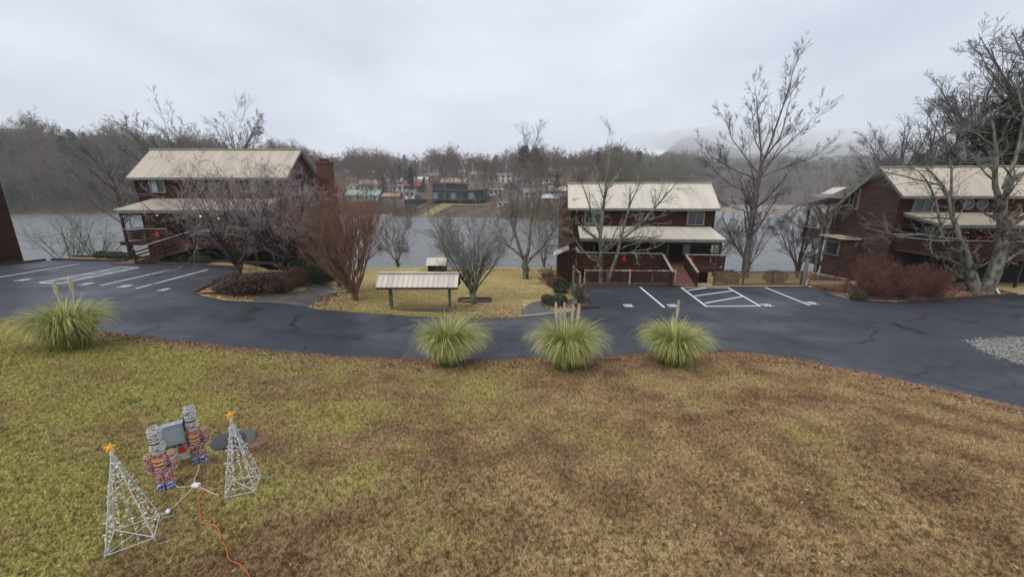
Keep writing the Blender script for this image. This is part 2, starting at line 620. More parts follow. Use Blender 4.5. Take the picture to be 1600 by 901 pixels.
def make_water():
    m = bpy.data.materials.new('lake_water')
    m.use_nodes = True
    n, l = m.node_tree.nodes, m.node_tree.links
    b = n['Principled BSDF']
    b.inputs['Base Color'].default_value = (.13, .135, .13, 1)
    b.inputs['Roughness'].default_value = .25
    b.inputs['IOR'].default_value = 2.1
    g = n.new('ShaderNodeNewGeometry')
    mp = n.new('ShaderNodeMapping')
    mp.inputs['Scale'].default_value = (.6, 1.3, 1)
    l.new(g.outputs['Position'], mp.inputs[0])
    t = n.new('ShaderNodeTexNoise')
    t.inputs['Scale'].default_value = 1.0
    t.inputs['Detail'].default_value = 3
    l.new(mp.outputs[0], t.inputs['Vector'])
    bp = n.new('ShaderNodeBump')
    bp.inputs['Strength'].default_value = .9
    bp.inputs['Distance'].default_value = .7
    l.new(t.outputs['Fac'], bp.inputs['Height'])
    l.new(bp.outputs[0], b.inputs['Normal'])
    return m


M['water'] = make_water()
M['bank'] = mat('brown_leafy_bank', (.145, .088, .055), (.075, .05, .034), .12, .95, .6, 3, world_co=True)
M['far_grass'] = mat('far_bank_lawn', (.25, .215, .085), (.2, .16, .07), .3, .95, world_co=True)
M['mtn'] = mat('wooded_mountain', (.09, .08, .08), (.045, .05, .045), .02, 1, .8, .06, world_co=True, dist=10)
M['gravel'] = mat('grey_gravel', (.34, .33, .31), (.13, .125, .12), 18, .85, .8, 30, world_co=True)

# ================================================================== the setting
def grid(xs, ys, zf):
    X, Y = np.meshgrid(xs, ys)
    Z = zf(X, Y)
    V = np.stack([X, Y, Z], -1).reshape(-1, 3)
    nx, ny = len(xs), len(ys)
    i = np.arange((ny - 1) * (nx - 1))
    a = (i // (nx - 1)) * nx + i % (nx - 1)
    return V, np.stack([a, a + 1, a + nx + 1, a + nx], 1)


V, Q = grid(np.concatenate([np.arange(-75, -45, 1.5), np.arange(-45, 45.1, .3), np.arange(46.5, 76, 1.5)]), np.arange(-14, 48, .3), G)
ground = tag(link('ground', mesh_np('ground', V, Q, True), M['lawn']), kind='structure')

# strip of rotting leaves between lawn and road
vx = np.arange(-19, 20.01, .25)
vw = np.interp(vx, [-19, -8, 0, 7, 11, 20], [.45, .6, .75, .9, 1.25, 1.3]) * (1 + .25 * np.sin(vx * 1.7) * np.sin(vx * .6 + 2))
rows = []
for q in np.linspace(0, 1, 7):
    yy = Ee(vx) - .02 - vw * q
    rows.append(np.stack([vx, yy, G(vx, yy) + .012 - .02 * q ** 4], 1))
V = np.stack(rows)
ny, nx = V.shape[:2]
i = np.arange((ny - 1) * (nx - 1))
a = (i // (nx - 1)) * nx + i % (nx - 1)
M['bed'] = mat('leaf_mulch_bed', (.17, .09, .06), (.075, .042, .03), 7, .95, .8, 30, world_co=True)
tag(link('leafy_verge', mesh_np('leafy_verge', V, np.stack([a, a + nx, a + nx + 1, a + 1], 1), True), M['bed']), kind='structure')

# asphalt sheet between its two edges, with a broken 9 cm edge
rx = np.unique(np.concatenate([np.arange(-58, 24.01, .3), np.array(FX)[(np.array(FX) > -58) & (np.array(FX) < 24)], np.arange(24, 55, .5)]))
rt = np.linspace(0, 1, 26)
re, rf = Ee(rx), Fe(rx)
RX = np.repeat(rx[None], len(rt), 0)
RY = re[None] + (rf - re)[None] * rt[:, None]
RZ = road_z(RX)
V = np.stack([RX, RY, RZ], -1)
V = np.concatenate([V[:1] - np.array([0, .02, .12]), V, V[-1:] + np.array([0, .02, -.12])], 0)
ny, nx = V.shape[:2]
i = np.arange((ny - 1) * (nx - 1))
a = (i // (nx - 1)) * nx + i % (nx - 1)
road = tag(link('road', mesh_np('road', V, np.stack([a, a + 1, a + nx + 1, a + nx], 1)), M['asphalt']), kind='structure')


def strip_line(p, q, w, name='parking_line', n=8, lift=.006):
    p, q = Vector(p[:2]), Vector(q[:2])
    d = (q - p).normalized()
    s = Vector((-d.y, d.x)) * w / 2
    vs, fs = [], []
    for k in range(n + 1):
        c = p.lerp(q, k / n)
        for o in (c + s, c - s):
            vs.append((o.x, o.y, float(road_z(o.x)) + lift))
        if k:
            fs.append((2 * k - 2, 2 * k - 1, 2 * k + 1, 2 * k))
    return link(name, mesh_np(name, vs, fs), M['paint'], road)


LW = .12
for p, q in (((-29.6, 21.7), (-29.9, 26.2)), ((-25.55, 20.3), (-25.75, 24.9)), ((-24.3, 20.15), (-24.45, 24.75)), ((-21.55, 19.6), (-21.75, 24.3)), ((-19.1, 18.95), (-19.4, 24.1)),
             ((8.32, 20.15), (8.55, 24.95)), ((10.7, 20.3), (11.25, 24.85)), ((13.72, 20.4), (14.35, 24.85)), ((16.55, 20.55), (16.85, 24.85))):
    strip_line(p, q, LW)
for p, q in (((-25.58, 20.27), (-24.26, 20.12)), ((-25.78, 24.9), (-24.4, 24.75)), ((-25.5, 21.2), (-24.4, 21.9)), ((-25.55, 22.4), (-24.45, 23.1)), ((-25.6, 23.4), (-24.5, 24.1)),
             ((10.66, 20.33), (13.74, 20.43)), ((11.2, 24.82), (14.4, 24.82)), ((10.95, 21.0), (14.0, 22.5)), ((11.1, 22.6), (14.15, 23.9)), ((11.3, 24.0), (12.9, 24.75))):
    strip_line(p, q, LW, 'hatch_line', 5, .0075)
SEG = {'1': [[(.1, .75), (.3, 1), (.3, 0)], [(.08, 0), (.52, 0)]], '0': [[(.12, .15), (.12, .85), (.25, 1), (.4, 1), (.52, .85), (.52, .15), (.4, 0), (.25, 0), (.12, .15)]],
       '2': [[(.08, .8), (.2, 1), (.42, 1), (.54, .82), (.5, .6), (.1, .12), (.08, 0), (.56, 0)]]}


def stall_number(cx, cy, txt, w=.5, h=.46):
    m = MB()
    u = w / (len(txt) * .66)
    zc = float(road_z(cx)) + .007
    for k, ch in enumerate(txt):
        for pl in SEG[ch]:
            for a, b in zip(pl[:-1], pl[1:]):
                pa = Vector((cx - w / 2 + (k * .66 + a[0]) * u, cy + (a[1] - .5) * h, zc))
                pb = Vector((cx - w / 2 + (k * .66 + b[0]) * u, cy + (b[1] - .5) * h, zc))
                d = (pb - pa).normalized() * .03
                s = Vector((-d.y, d.x, 0)).normalized() * .03
                m.poly([pa - d - s, pb + d - s, pb + d + s, pa - d + s])
                zc += .0002
    return m.build('stall_number', M['paint'], road)


for x, y in ((6.45, 20.5), (8.9, 20.5), (14.2, 20.6), (17.0, 21.0)):
    stall_number(x, y, '102')
for x, y in ((-27.3, 21.0), (-22.7, 20.0), (-20.1, 19.45), (-17.7, 18.95)):
    stall_number(x, y, '101')


def ribbon(name, cen, widths, matl, lift=.03, sub=6):
    """a path laid on the ground along a centre line"""
    cen = [Vector(c) for c in cen]
    P, W = [], []
    for k in range(len(cen) - 1):
        for j in range(sub):
            t = j / sub
            p0, p1, p2, p3 = cen[max(k - 1, 0)], cen[k], cen[k + 1], cen[min(k + 2, len(cen) - 1)]
            P.append(.5 * ((2 * p1) + (p2 - p0) * t + (2 * p0 - 5 * p1 + 4 * p2 - p3) * t * t + (3 * p1 - p0 - 3 * p2 + p3) * t ** 3))
            W.append(widths[k] * (1 - t) + widths[k + 1] * t)
    P.append(cen[-1]); W.append(widths[-1])
    vs, fs = [], []
    nc = 7
    for k, c in enumerate(P):
        d = (P[min(k + 1, len(P) - 1)] - P[max(k - 1, 0)]).normalized()
        s = Vector((-d.y, d.x))
        zs = [max(Gz(c.x + s.x * W[k] * (j / (nc - 1) - .5), c.y + s.y * W[k] * (j / (nc - 1) - .5)), float(road_z(c.x + s.x * W[k] * (j / (nc - 1) - .5))) - .06 if c.y < Fe(c.x) + .3 else -99) for j in range(nc)]
        for j in range(nc):
            o = c + s * W[k] * (j / (nc - 1) - .5)
            vs.append((o.x, o.y, zs[j] + lift))
        if k:
            for j in range(nc - 1):
                fs.append(((k - 1) * nc + j, (k - 1) * nc + j + 1, k * nc + j + 1, k * nc + j))
    return tag(link(name, mesh_np(name, vs, fs, True), matl), kind='structure')


ribbon('garden_path', [(-11.9, 17.9), (-11.2, 19.4), (-10.9, 20.8), (-11.4, 22.2), (-12.6, 23.2)], [3.6, 2.2, 1.6, 1.4, 1.3], M['concrete'])
ribbon('side_path', [(1.75, 18.5), (1.35, 19.6), (1.7, 20.9), (3.0, 21.7), (4.3, 21.8)], [2.4, 1.5, 1.2, 1.1, 1.0], M['concrete'])
kb = MB()
kb.bar((.35, 18.42, .03), (3.1, 19.35, .03), .16, .07)
tag(kb.build('kerb', M['kerb']), kind='structure')

# gravel patch on the right
gv, rnd = [], random.Random(5)
gpoly = [(18.9, 15.1), (20.5, 15.4), (25, 15.9), (25, 11.2), (18.8, 12.0), (18.45, 12.8), (18.4, 13.8)]
m = MB()
m.poly([(x, y, float(road_z(x)) + .008) for x, y in reversed(gpoly)])
tag(m.build('gravel_bed', M['gravel']), kind='structure')

# lake, far land, mountain
m = MB()
m.poly([(-900, 38, WATER), (900, 38, WATER), (900, 700, WATER), (-900, 700, WATER)])
tag(m.build('lake', M['water']), kind='structure')
aa = np.linspace(-2.2, 2.2, 180)
tt = np.concatenate([[-30, -6, -1], np.arange(0, 60, 3), np.arange(60, 260, 12), np.arange(260, 700, 55)])
X, Y = np.meshgrid(aa, tt)
px_, py_, pz_ = far_pt(X, Y)
V = np.stack([px_, py_, pz_], -1).reshape(-1, 3)
nx, ny = len(aa), len(tt)
i = np.arange((ny - 1) * (nx - 1))
a = (i // (nx - 1)) * nx + i % (nx - 1)
tag(link('far_bank', mesh_np('far_bank', V, np.stack([a, a + 1, a + nx + 1, a + nx], 1), True), M['bank']), kind='structure')
rng = np.random.default_rng(3)
mx_ = np.linspace(-1100, 1500, 160)
my_ = np.linspace(760, 1250, 40)


def mtn(x, y):
    a = x / y
    t = ss((y - 760) / 330)
    pk = 18 + 92 * np.exp(-((a - .44) / .13) ** 2) + 22 * np.exp(-((a - .43) / .04) ** 2) + 112 * np.exp(-((a - .92) / .2) ** 2) + 50 * np.exp(-((a + .1) / .5) ** 2) + 75 * np.exp(-((a - .66) / .2) ** 2)
    return -5 + pk * t + 5 * np.sin(x * .035 + y * .013) * t + 3 * np.sin(x * .08 - y * .031) * t + rng.normal(0, 1.6, x.shape) * t


V, Q = grid(mx_, my_, mtn)
tag(link('mountain', mesh_np('mountain', V, Q), M['mtn']), kind='structure')
# spit of orange land in the right arm of the lake
sv = MB()
pts = []
for k in range(30):
    t = k / 29
    c = Vector((96 + t * 75, 226 + 8 * math.sin(t * 5)))
    w = 5.5 * math.sin(PI * min(1, t * 1.15 + .05)) ** .5 if t < .82 else 4
    pts.append((c, w))
for (c0, w0), (c1, w1) in zip(pts[:-1], pts[1:]):
    sv.poly([(c0.x, c0.y - w0, WATER - .1), (c1.x, c1.y - w1, WATER - .1), (c1.x, c1.y, WATER + .9), (c0.x, c0.y, WATER + .9)])
    sv.poly([(c0.x, c0.y, WATER + .9), (c1.x, c1.y, WATER + .9), (c1.x, c1.y + w1, WATER - .1), (c0.x, c0.y + w0, WATER - .1)])
tag(sv.build('sand_spit', M['box_tan']), kind='structure')
# lawn strip up the far bank (by the dark lake house)
a0 = [(-.232, 0), (-.21, 0), (-.15, 21), (-.075, 23), (-.075, 19.5), (-.14, 16), (-.19, 8)]
m = MB()
vs = []
for k in range(9):
    t = k / 8
    for q in (-.238 + .062 * t, -.205 + .068 * t):
        x, y, z = far_pt(q, 20.5 * t)
        vs.append((float(x), float(y), float(z) + .35))
for k in range(7):
    t = k / 6
    for tt_ in (16.5 + 3 * t, 21):
        x, y, z = far_pt(-.16 + .1 * t, tt_)
        vs.append((float(x), float(y), float(z) + .36))
fs = [(2 * k, 2 * k + 1, 2 * k + 3, 2 * k + 2) for k in range(8)] + [(18 + 2 * k, 20 + 2 * k, 21 + 2 * k, 19 + 2 * k) for k in range(6)]
tag(link('far_lawn', mesh_np('far_lawn', vs, fs), M['far_grass']), kind='structure')

# ------------------------------------------------------------------ cabins
def siding(mb, p0, p1, n, z0, z1, rng_fn=None, bh=.19):
    """lapped boards on the wall from p0 to p1 (plan), outward normal n; rng_fn(z) gives the part of the wall that stands at height z"""
    p0, p1, n = Vector((*p0, 0)), Vector((*p1, 0)), Vector((*n, 0))
    d = p1 - p0
    k = max(1, round((z1 - z0) / bh))
    h = (z1 - z0) / k
    up = Vector((0, 0, 1))
    for j in range(k):
        za, zb = z0 + j * h, z0 + (j + 1) * h
        a0, a1 = rng_fn(za) if rng_fn else (0, 1)
        b0, b1 = rng_fn(zb) if rng_fn else (0, 1)
        A, B = p0 + d * a0 + up * za, p0 + d * a1 + up * za
        Cc, D = p0 + d * b1 + up * zb, p0 + d * b0 + up * zb
        o = n * .045
        t = n * .008
        mb.poly([A + o, B + o, Cc + t, D + t])
        mb.poly([A, B, B + o, A + o])


def ribbed_roof(name, parent, x0, x1, ya, za, yb, zb, matl, rib=.23, th=.07):
    """sloping metal sheet from the eave (ya, za) to the ridge (yb, zb) with raised ribs"""
    m = MB()
    pts = [(x0, ya, za), (x1, ya, za), (x1, yb, zb), (x0, yb, zb)]
    if yb < ya:
        pts = pts[::-1]
    m.slab(pts, th)
    sgn = 1
    k = int((x1 - x0) / rib)
    for j in range(k + 1):
        x = x0 + .03 + (x1 - x0 - .06) * j / k
        m.bar((x, ya, za + .006), (x, yb, zb + .006), .045, .026)
    return m.build(name, matl, parent)


def window(parent, c, w, h, n, frame=M['trim'], curtain=False, mull=True):
    """a window in a wall: frame, panes, sill; c centre on the wall face, n outward (unit, plan)"""
    n = Vector((*n, 0))
    s = Vector((-n.y, n.x, 0))
    c = Vector(c)
    z = Vector((0, 0, 1))
    m = MB()
    o = c + n * .07
    m.bar(o - s * (w / 2 + .05) - z * h / 2, o - s * (w / 2 + .05) + z * h / 2, .1, .1, n)
    m.bar(o + s * (w / 2 + .05) - z * h / 2, o + s * (w / 2 + .05) + z * h / 2, .1, .1, n)
    m.bar(o - s * (w / 2 + .1) + z * (h / 2 + .05), o + s * (w / 2 + .1) + z * (h / 2 + .05), .1, .1)
    f = m.build('window', frame, parent)
    MB().bar(o - s * (w / 2 + .13) - z * (h / 2 + .045) + n * .01, o + s * (w / 2 + .13) - z * (h / 2 + .045) + n * .01, .16, .09).build('sill', frame, f)
    k = 2 if mull else 1
    for j in range(k):
        a = -w / 2 + w * j / k
        b = a + w / k
        g = c + n * .062
        MB().bar(g + s * (a + b) / 2 - z * h / 2, g + s * (a + b) / 2 + z * h / 2, .02, (b - a) - .03, s).build('pane', M['curtain'] if curtain and j == 0 else M['glass'], f)
    if mull:
        MB().bar(c + n * .09 - z * h / 2, c + n * .09 + z * h / 2, .05, .05, n).build('mullion', frame, f)
    return f


def round_window(parent, c, r, n):
    n = Vector((*n, 0))
    s = Vector((-n.y, n.x, 0))
    c = Vector(c) + n * .07
    ring = [c + s * math.cos(a) * r + Vector((0, 0, 1)) * math.sin(a) * r for a in [2 * PI * k / 18 for k in range(19)]]
    m = MB()
    m.tube(ring, .055, 6, False)
    w = m.build('round_window', M['trim'], parent, True)
    g = MB()
    g.poly([p - n * .01 for p in ring[:-1]])
    g.build('pane', M['glass'], w)


def railing(parent, p, q, zp, zq, n=4, h=.95, capm=None, slat_h=.12, posts=True, step=1.9, slatm=None, z_gap=.1):
    """deck rail: a flat cap, horizontal slats and posts, from p to q (plan) with floor heights zp, zq"""
    p, q = Vector((*p, zp)), Vector((*q, zq))
    up = Vector((0, 0, 1))
    cap = MB().bar(p + up * h, q + up * h, .16, .06).build('railing', capm or M['cap'], parent)
    sm = slatm or M['deck']
    for k in range(n):
        z = z_gap + (h - .12 - z_gap) * (k + .5) / n
        MB().bar(p + up * z, q + up * z, .04, slat_h).build('slat', sm, cap)
    if posts:
        L = (q - p).length
        kk = max(1, round(L / step))
        for k in range(kk + 1):
            c = p.lerp(q, k / kk)
            MB().bar(c - up * .15, c + up * (h - .035), .1, .1, (1, 0, 0)).build('post', sm, cap)
    return cap


def cabin(name, label, loc, rz, L, zE, zR, yr, D, zB, porch, roofm=None, wallm=None, mirror=False, simple=False):
    """two-storey cabin; local x along the front, y towards the lake, z = 0 at the porch floor.
    front wall at y = 0, ridge at y = yr, rear wall at y = D"""
    t = thing(name, label, 'house', loc, rz)
    wallm = wallm or M['siding']
    roofm = roofm or M['roof']
    sl = (zR - zE) / yr
    zRe = zR - (D - yr) * sl * .92
    core = MB()
    core.box(.06, L - .06, .06, D - .06, zB, min(zE, zRe) - .1)
    core.poly([(.06, .06, zE - .15), (.06, D - .06, zRe - .15), (.06, yr, zR - .15)][::-1])
    core.poly([(L - .06, .06, zE - .15), (L - .06, D - .06, zRe - .15), (L - .06, yr, zR - .15)])
    core.build('wall_core', M['trim_dark'], t)
    m = MB()
    siding(m, (0, 0), (L, 0), (0, -1), zB, zE)
    m.build('front_wall', wallm, t)

    def gab(z):
        a = 0 if z <= zE else (z - zE) / (zR - zE) * yr / D
        b = 1 if z <= zRe else 1 - (z - zRe) / (zR - zRe) * (D - yr) / D
        return a, max(a, b)
    m = MB()
    siding(m, (L, 0), (L, D), (1, 0), zB, zR - .05, gab)
    m.build('gable_wall', M['siding_b'] if not mirror else wallm, t)
    m = MB()
    siding(m, (0, 0), (0, D), (-1, 0), zB, zR - .05, gab)
    m.build('gable_wall', wallm if not mirror else M['siding_b'], t)
    m = MB()
    siding(m, (0, D), (L, D), (0, 1), zB, zRe)
    m.build('rear_wall', wallm, t)
    for c in ((0, 0), (L, 0)):
        MB().bar((c[0], c[1], zB), (c[0], c[1], zE - .05), .14, .14, (1, 0, 0)).build('corner_board', wallm, t)
    oh, ov = .38, .3
    rf = ribbed_roof('roof', t, -ov, L + ov, -oh, zE - oh * sl + .1, yr, zR + .1, roofm)
    ribbed_roof('roof', t, -ov, L + ov, D + oh, zRe - oh * sl + .1, yr + .004, zR + .098, roofm)
    MB().bar((-ov, yr, zR + .13), (L + ov, yr, zR + .13), .3, .05).build('ridge_cap', roofm, rf)
    MB().bar((-ov, -oh + .01, zE - oh * sl - .02), (L + ov, -oh + .01, zE - oh * sl - .02), .04, .17).build('fascia', M['trim'], rf)
    MB().box(-ov + .05, L + ov - .05, -oh + .04, -.05, zE - oh * sl - .06, zE - oh * sl - .03).build('soffit', M['trim'], rf)
    for x in (-ov + .02, L + ov - .02):
        MB().bar((x, -oh, zE - oh * sl - .02), (x, yr, zR - .02), .04, .17).build('rake_board', M['trim'], rf)
        MB().bar((x, D + oh, zRe - oh * sl - .02), (x, yr, zR - .02), .04, .17).build('rake_board', M['trim'], rf)
    if porch:
        x0, x1, yf, ze, zt = porch
        pr = ribbed_roof('porch_roof', t, x0, x1, yf, ze, -.03, zt, roofm)
        MB().bar((x0, yf + .01, ze - .13), (x1, yf + .01, ze - .13), .05, .2).build('fascia', M['trim'], pr)
        for x in (x0 + .02, x1 - .02):
            MB().bar((x, yf, ze - .12), (x, -.05, zt - .12), .04, .16).build('rake_board', M['trim'], pr)
        MB().box(x0 + .15, x1 - .15, yf + .25, yf + .37, ze - .42, ze - .2).build('porch_beam', M['deck_dark'], t)
    return t


def posts(t, pts, z0, z1, w=.14, m_=None):
    for x, y in pts:
        MB().bar((x, y, z0), (x, y, z1), w, w, (1, 0, 0)).build('post', m_ or M['deck_dark'], t)


def floor_boards(t, x0, x1, y0, y1, z, along_x=True, bw=.14, th=.05, mt=None, name='deck_floor'):
    m = MB()
    if along_x:
        n = round((y1 - y0) / bw)
        for k in range(n):
            m.box(x0, x1, y0 + (y1 - y0) * k / n + .006, y0 + (y1 - y0) * (k + 1) / n, z - th, z)
    else:
        n = round((x1 - x0) / bw)
        for k in range(n):
            m.box(x0 + (x1 - x0) * k / n + .006, x0 + (x1 - x0) * (k + 1) / n, y0, y1, z - th, z)
    o = m.build(name, mt or M['deck_floor'], t)
    return o


def bulb(t, c, r=.06, mt=None):
    return MB().blob(c, r, 8, 5).build('porch_light', mt or M['bulb'], t, True)


# --- left cabin
h1 = cabin('lake_cabin', 'red-brown two-storey cabin with tan metal roof and brick chimney behind the left parking lot', (-29.65, 31.35, 2.6), 0, 11.9, 4.95, 6.95, 2.3, 6.6, -5.2,
           (1.1, 11.4, -3.3, 2.36, 3.1), M['roof'])
floor_boards(h1, .2, 7.7, -2.6, -.05, 0)
floor_boards(h1, 7.72, 11.5, -4.2, -.05, 0)
posts(h1, [(.9, -2.65)], -3.4, 2.1)
posts(h1, [(4.2, -2.75), (7.9, -3.0), (11.2, -3.0)], 0, 2.1)
posts(h1, [(.9, -2.4), (4.2, -2.4), (7.9, -4.0), (9.7, -4.0), (11.3, -4.0)], -3.4, -.05)
railing(h1, (.9, -2.65), (4.1, -2.65), 0, 0, 4)
railing(h1, (7.75, -4.2), (11.5, -4.2), 0, 0, 5, slat_h=.115)
railing(h1, (11.5, -4.2), (11.5, -.1), 0, 0, 5, slat_h=.115)
railing(h1, (.9, -2.65), (.9, -.1), 0, 0, 4)
MB().bar((7.7, -4.18, -.15), (11.5, -4.18, -.15), .05, .28).build('rim_board', M['deck'], h1)
MB().bar((.3, -2.58, -.15), (7.7, -2.58, -.15), .05, .28).build('rim_board', M['deck'], h1)
# ramp of steps from the lot up to the deck
z_lot = 1.42 - 2.6
rp = MB()
ns_ = 16
for k in range(ns_):
    xa, xb = 3.6 + 4.1 * k / ns_, 3.6 + 4.1 * (k + 1) / ns_
    za = z_lot + (0 - z_lot) * (k + .5) / ns_
    MB().box(xa, xb - .012, -5.0, -3.25, za - .05, za).build('tread', M['deck_floor'], h1)
MB().bar((3.6, -5.02, z_lot - .05), (7.7, -5.02, -.1), .06, .26).build('stringer', M['deck'], h1)
MB().bar((3.6, -3.2, z_lot - .05), (7.7, -3.2, -.1), .06, .26).build('stringer', M['deck'], h1)
railing(h1, (3.6, -5.05), (7.7, -5.05), z_lot, 0, 3, slat_h=.11)
railing(h1, (3.6, -3.18), (7.7, -3.18), z_lot, 0, 3, slat_h=.11)
floor_boards(h1, 7.0, 7.72, -5.0, -4.2, .002)
floor_boards(h1, 2.2, 3.58, -5.3, -3.4, z_lot - .02, mt=M['deck_floor'], name='landing')
MB().box(2.15, 3.6, -5.38, -5.31, z_lot - .22, z_lot - .03).build('landing_edge', M['deck_dark'], h1)
window(h1, (1.75, -.02, 4.1), 1.0, .95, (0, -1), curtain=True)
window(h1, (9.6, -.02, 4.1), 1.0, .95, (0, -1), curtain=True)
round_window(h1, (5.2, -.02, 4.1), .3, (0, -1))
round_window(h1, (6.1, -.02, 4.1), .3, (0, -1))
window(h1, (3.4, -.02, 1.2), 1.6, 1.2, (0, -1), M['trim_dark'])
window(h1, (9.3, -.02, 1.2), 1.6, 1.2, (0, -1), M['trim_dark'])
dr = MB().box(5.7, 6.65, -.09, -.04, .02, 2.05).build('door', M['deck_dark'], h1)
MB().blob((6.52, -.13, 1.0), .04).build('handle', M['kerb'], dr)
window(h1, (11.92, 2.6, 3.6), .7, 1.3, (1, 0), M['trim'], True, False)
# side bump-out and chimney on the right gable
bo = MB()
siding(bo, (11.95, 2.2), (13.3, 2.2), (0, -1), -4.6, -.2)
siding(bo, (13.3, 2.2), (13.3, 4.3), (1, 0), -4.6, -.6)
siding(bo, (11.95, 4.3), (13.3, 4.3), (0, 1), -4.6, -.2)
b_ = bo.build('bay', M['siding_b'], h1)
MB().slab([(11.9, 2.0, .22), (13.6, 2.0, -.45), (13.6, 4.5, -.45), (11.9, 4.5, .22)], .07).build('bay_roof', M['roof'], b_)
window(h1, (13.32, 3.2, -1.4), .9, 1.0, (1, 0), M['trim'], True, False)
ch = MB()
ch.box(11.95, 13.15, 4.6, 6.1, -5.0, 4.2)
ch.box(12.05, 13.05, 4.75, 5.95, 4.2, 6.1)
ch.box(11.97, 13.13, 4.67, 6.03, 6.1, 6.35)
co = ch.build('chimney', M['brick'], h1)
MB().box(12.25, 12.85, 5.05, 5.65, 6.35, 6.6).build('flue', M['trim_dark'], co)
for p in ((3.9, -3.0, 1.98), (7.0, -3.0, 1.9), (8.3, -3.0, 1.7)):
    bulb(h1, p)
MB().box(1.0, 11.2, -.6, -.3, -4.4, -.6).build('under_deck_shade', M['black'], h1)  # black slab standing in for the shade under the deck

# --- middle cabin
A2 = math.radians(-6)
h2 = cabin('ramp_cabin', 'dark red two-storey cabin with pale metal roof and boarded ramp behind the right parking lot', (4.75, 31.3, .85), A2, 10.9, 4.35, 6.0, 2.1, 6.6, -3.4,
           (.55, 10.75, -3.0, 2.08, 2.72), M['roof_b'], mirror=True)
floor_boards(h2, .4, 10.9, -2.9, -.05, 0)
posts(h2, [(.75, -2.72), (6.9, -2.72), (10.55, -2.72)], 0, 1.85, .12)
posts(h2, [(.75, -2.6), (4.0, -2.6), (6.9, -2.6), (8.6, -2.6), (10.55, -2.6)], -2.6, -.05)
railing(h2, (.5, -2.9), (6.5, -2.9), 0, 0, 5, slat_h=.12, h=1.0)
railing(h2, (.5, -2.9), (.5, -.1), 0, 0, 5, slat_h=.12, h=1.0)
railing(h2, (8.2, -2.9), (10.85, -2.9), 0, 0, 4, slat_h=.11)
railing(h2, (10.85, -2.9), (10.85, -.1), 0, 0, 4, slat_h=.11)
MB().bar((.4, -2.92, -.16), (10.9, -2.92, -.16), .05, .3).build('rim_board', M['deck'], h2)
# the ramp: local coordinates of lot edge
n2 = Vector((math.sin(A2), -math.cos(A2)))
zl2 = .05 - .85
RL = 5.6
for k in range(26):
    ya, yb = -2.92 - (RL - 2.92) * k / 26, -2.92 - (RL - 2.92) * (k + 1) / 26
    za = (zl2 + .06) * (k + .5) / 26
    MB().box(6.6, 8.1, yb + .01, ya, za - .05, za).build('ramp_board', M['deck_floor'], h2)
for x in (6.55, 8.15):
    MB().bar((x, -2.95, -.12), (x, -RL, zl2 - .06), .06, .22).build('stringer', M['deck'], h2)
    railing(h2, (x, -2.95), (x, -RL), 0, zl2 + .02, 4, slat_h=.12)
window(h2, (9.55, -.02, 3.45), 1.1, 1.05, (0, -1))
window(h2, (1.7, -.02, 3.45), 1.1, 1.05, (0, -1))
round_window(h2, (5.25, -.02, 3.5), .27, (0, -1))
round_window(h2, (6.15, -.02, 3.5), .27, (0, -1))
window(h2, (2.4, -.02, 1.15), 1.7, 1.15, (0, -1), M['trim_dark'])
window(h2, (4.9, -.02, 1.15), 1.2, 1.15, (0, -1), M['trim_dark'])
window(h2, (9.4, -.02, 1.15), 1.1, 1.15, (0, -1), M['trim_dark'], True)
dr = MB().box(6.9, 7.85, -.09, -.04, .02, 2.0).build('door', M['trim_dark'], h2)
MB().blob((7.7, -.13, 1.0), .04).build('handle', M['kerb'], dr)
bo = MB()
siding(bo, (-1.0, 1.2), (-.02, 1.2), (0, -1), -3.2, .3)
siding(bo, (-1.0, 1.2), (-1.0, 3.4), (-1, 0), -3.2, .1)
b_ = bo.build('bay', M['siding'], h2)
MB().slab([(-1.35, 1.0, .1), (.0, 1.0, .75), (.0, 3.6, .75), (-1.35, 3.6, .1)], .07).build('bay_roof', M['roof_b'], b_)
ch = MB()
ch.box(-.9, -.03, 3.7, 5.2, -3.2, 5.0)
ch.build('chimney', M['brick'], h2)
bulb(h2, (10.6, -2.95, 1.75), .07, M['white'])
MB().box(.6, 10.7, -.6, -.3, -2.6, -.4).build('under_deck_shade', M['black'], h2)  # shade below the porch, put in as a black slab

# --- right cabin
A3 = math.radians(-5)
h3 = cabin('corner_cabin', 'red-brown cabin seen at its gable end behind the red bushes on the right', (27.6, 27.9, 2.15), A3, 12, 4.0, 5.75, 2.1, 6.4, -4.0,
           (.3, 12, -3.0, 1.98, 2.62), M['roof'], wallm=M['siding'], mirror=True)
floor_boards(h3, .2, 12, -2.9, -.05, 0)
posts(h3, [(.5, -2.72), (4.2, -2.72), (8.0, -2.72), (11.5, -2.72)], -2.4, 1.75, .13)
posts(h3, [(2.3, -2.5), (6.1, -2.5)], -2.4, -.05, .13)
railing(h3, (.2, -2.9), (12, -2.9), 0, 0, 5, slat_h=.115)
railing(h3, (.2, -2.9), (.2, -.1), 0, 0, 5, slat_h=.115)
MB().bar((.1, -2.92, -.16), (12, -2.92, -.16), .05, .3).build('rim_board', M['deck'], h3)
MB().box(.4, 12, -.5, -.2, -2.5, -.3).build('under_deck_shade', M['black'], h3)  # the dark under this deck, drawn as a black slab
round_window(h3, (4.3, -.02, 3.2), .33, (0, -1))
round_window(h3, (5.15, -.02, 3.2), .33, (0, -1))
window(h3, (1.4, -.02, 3.2), 1.1, 1.0, (0, -1))
window(h3, (2.6, -.02, 1.1), 1.7, 1.15, (0, -1), M['trim_dark'])
window(h3, (7.6, -.02, 1.1), 1.7, 1.15, (0, -1), M['trim_dark'])
window(h3, (-.02, 4.2, 3.5), .8, 1.5, (-1, 0), M['trim'])
bo = MB()
siding(bo, (-1.1, 3.0), (-.02, 3.0), (0, -1), -3.4, .55)
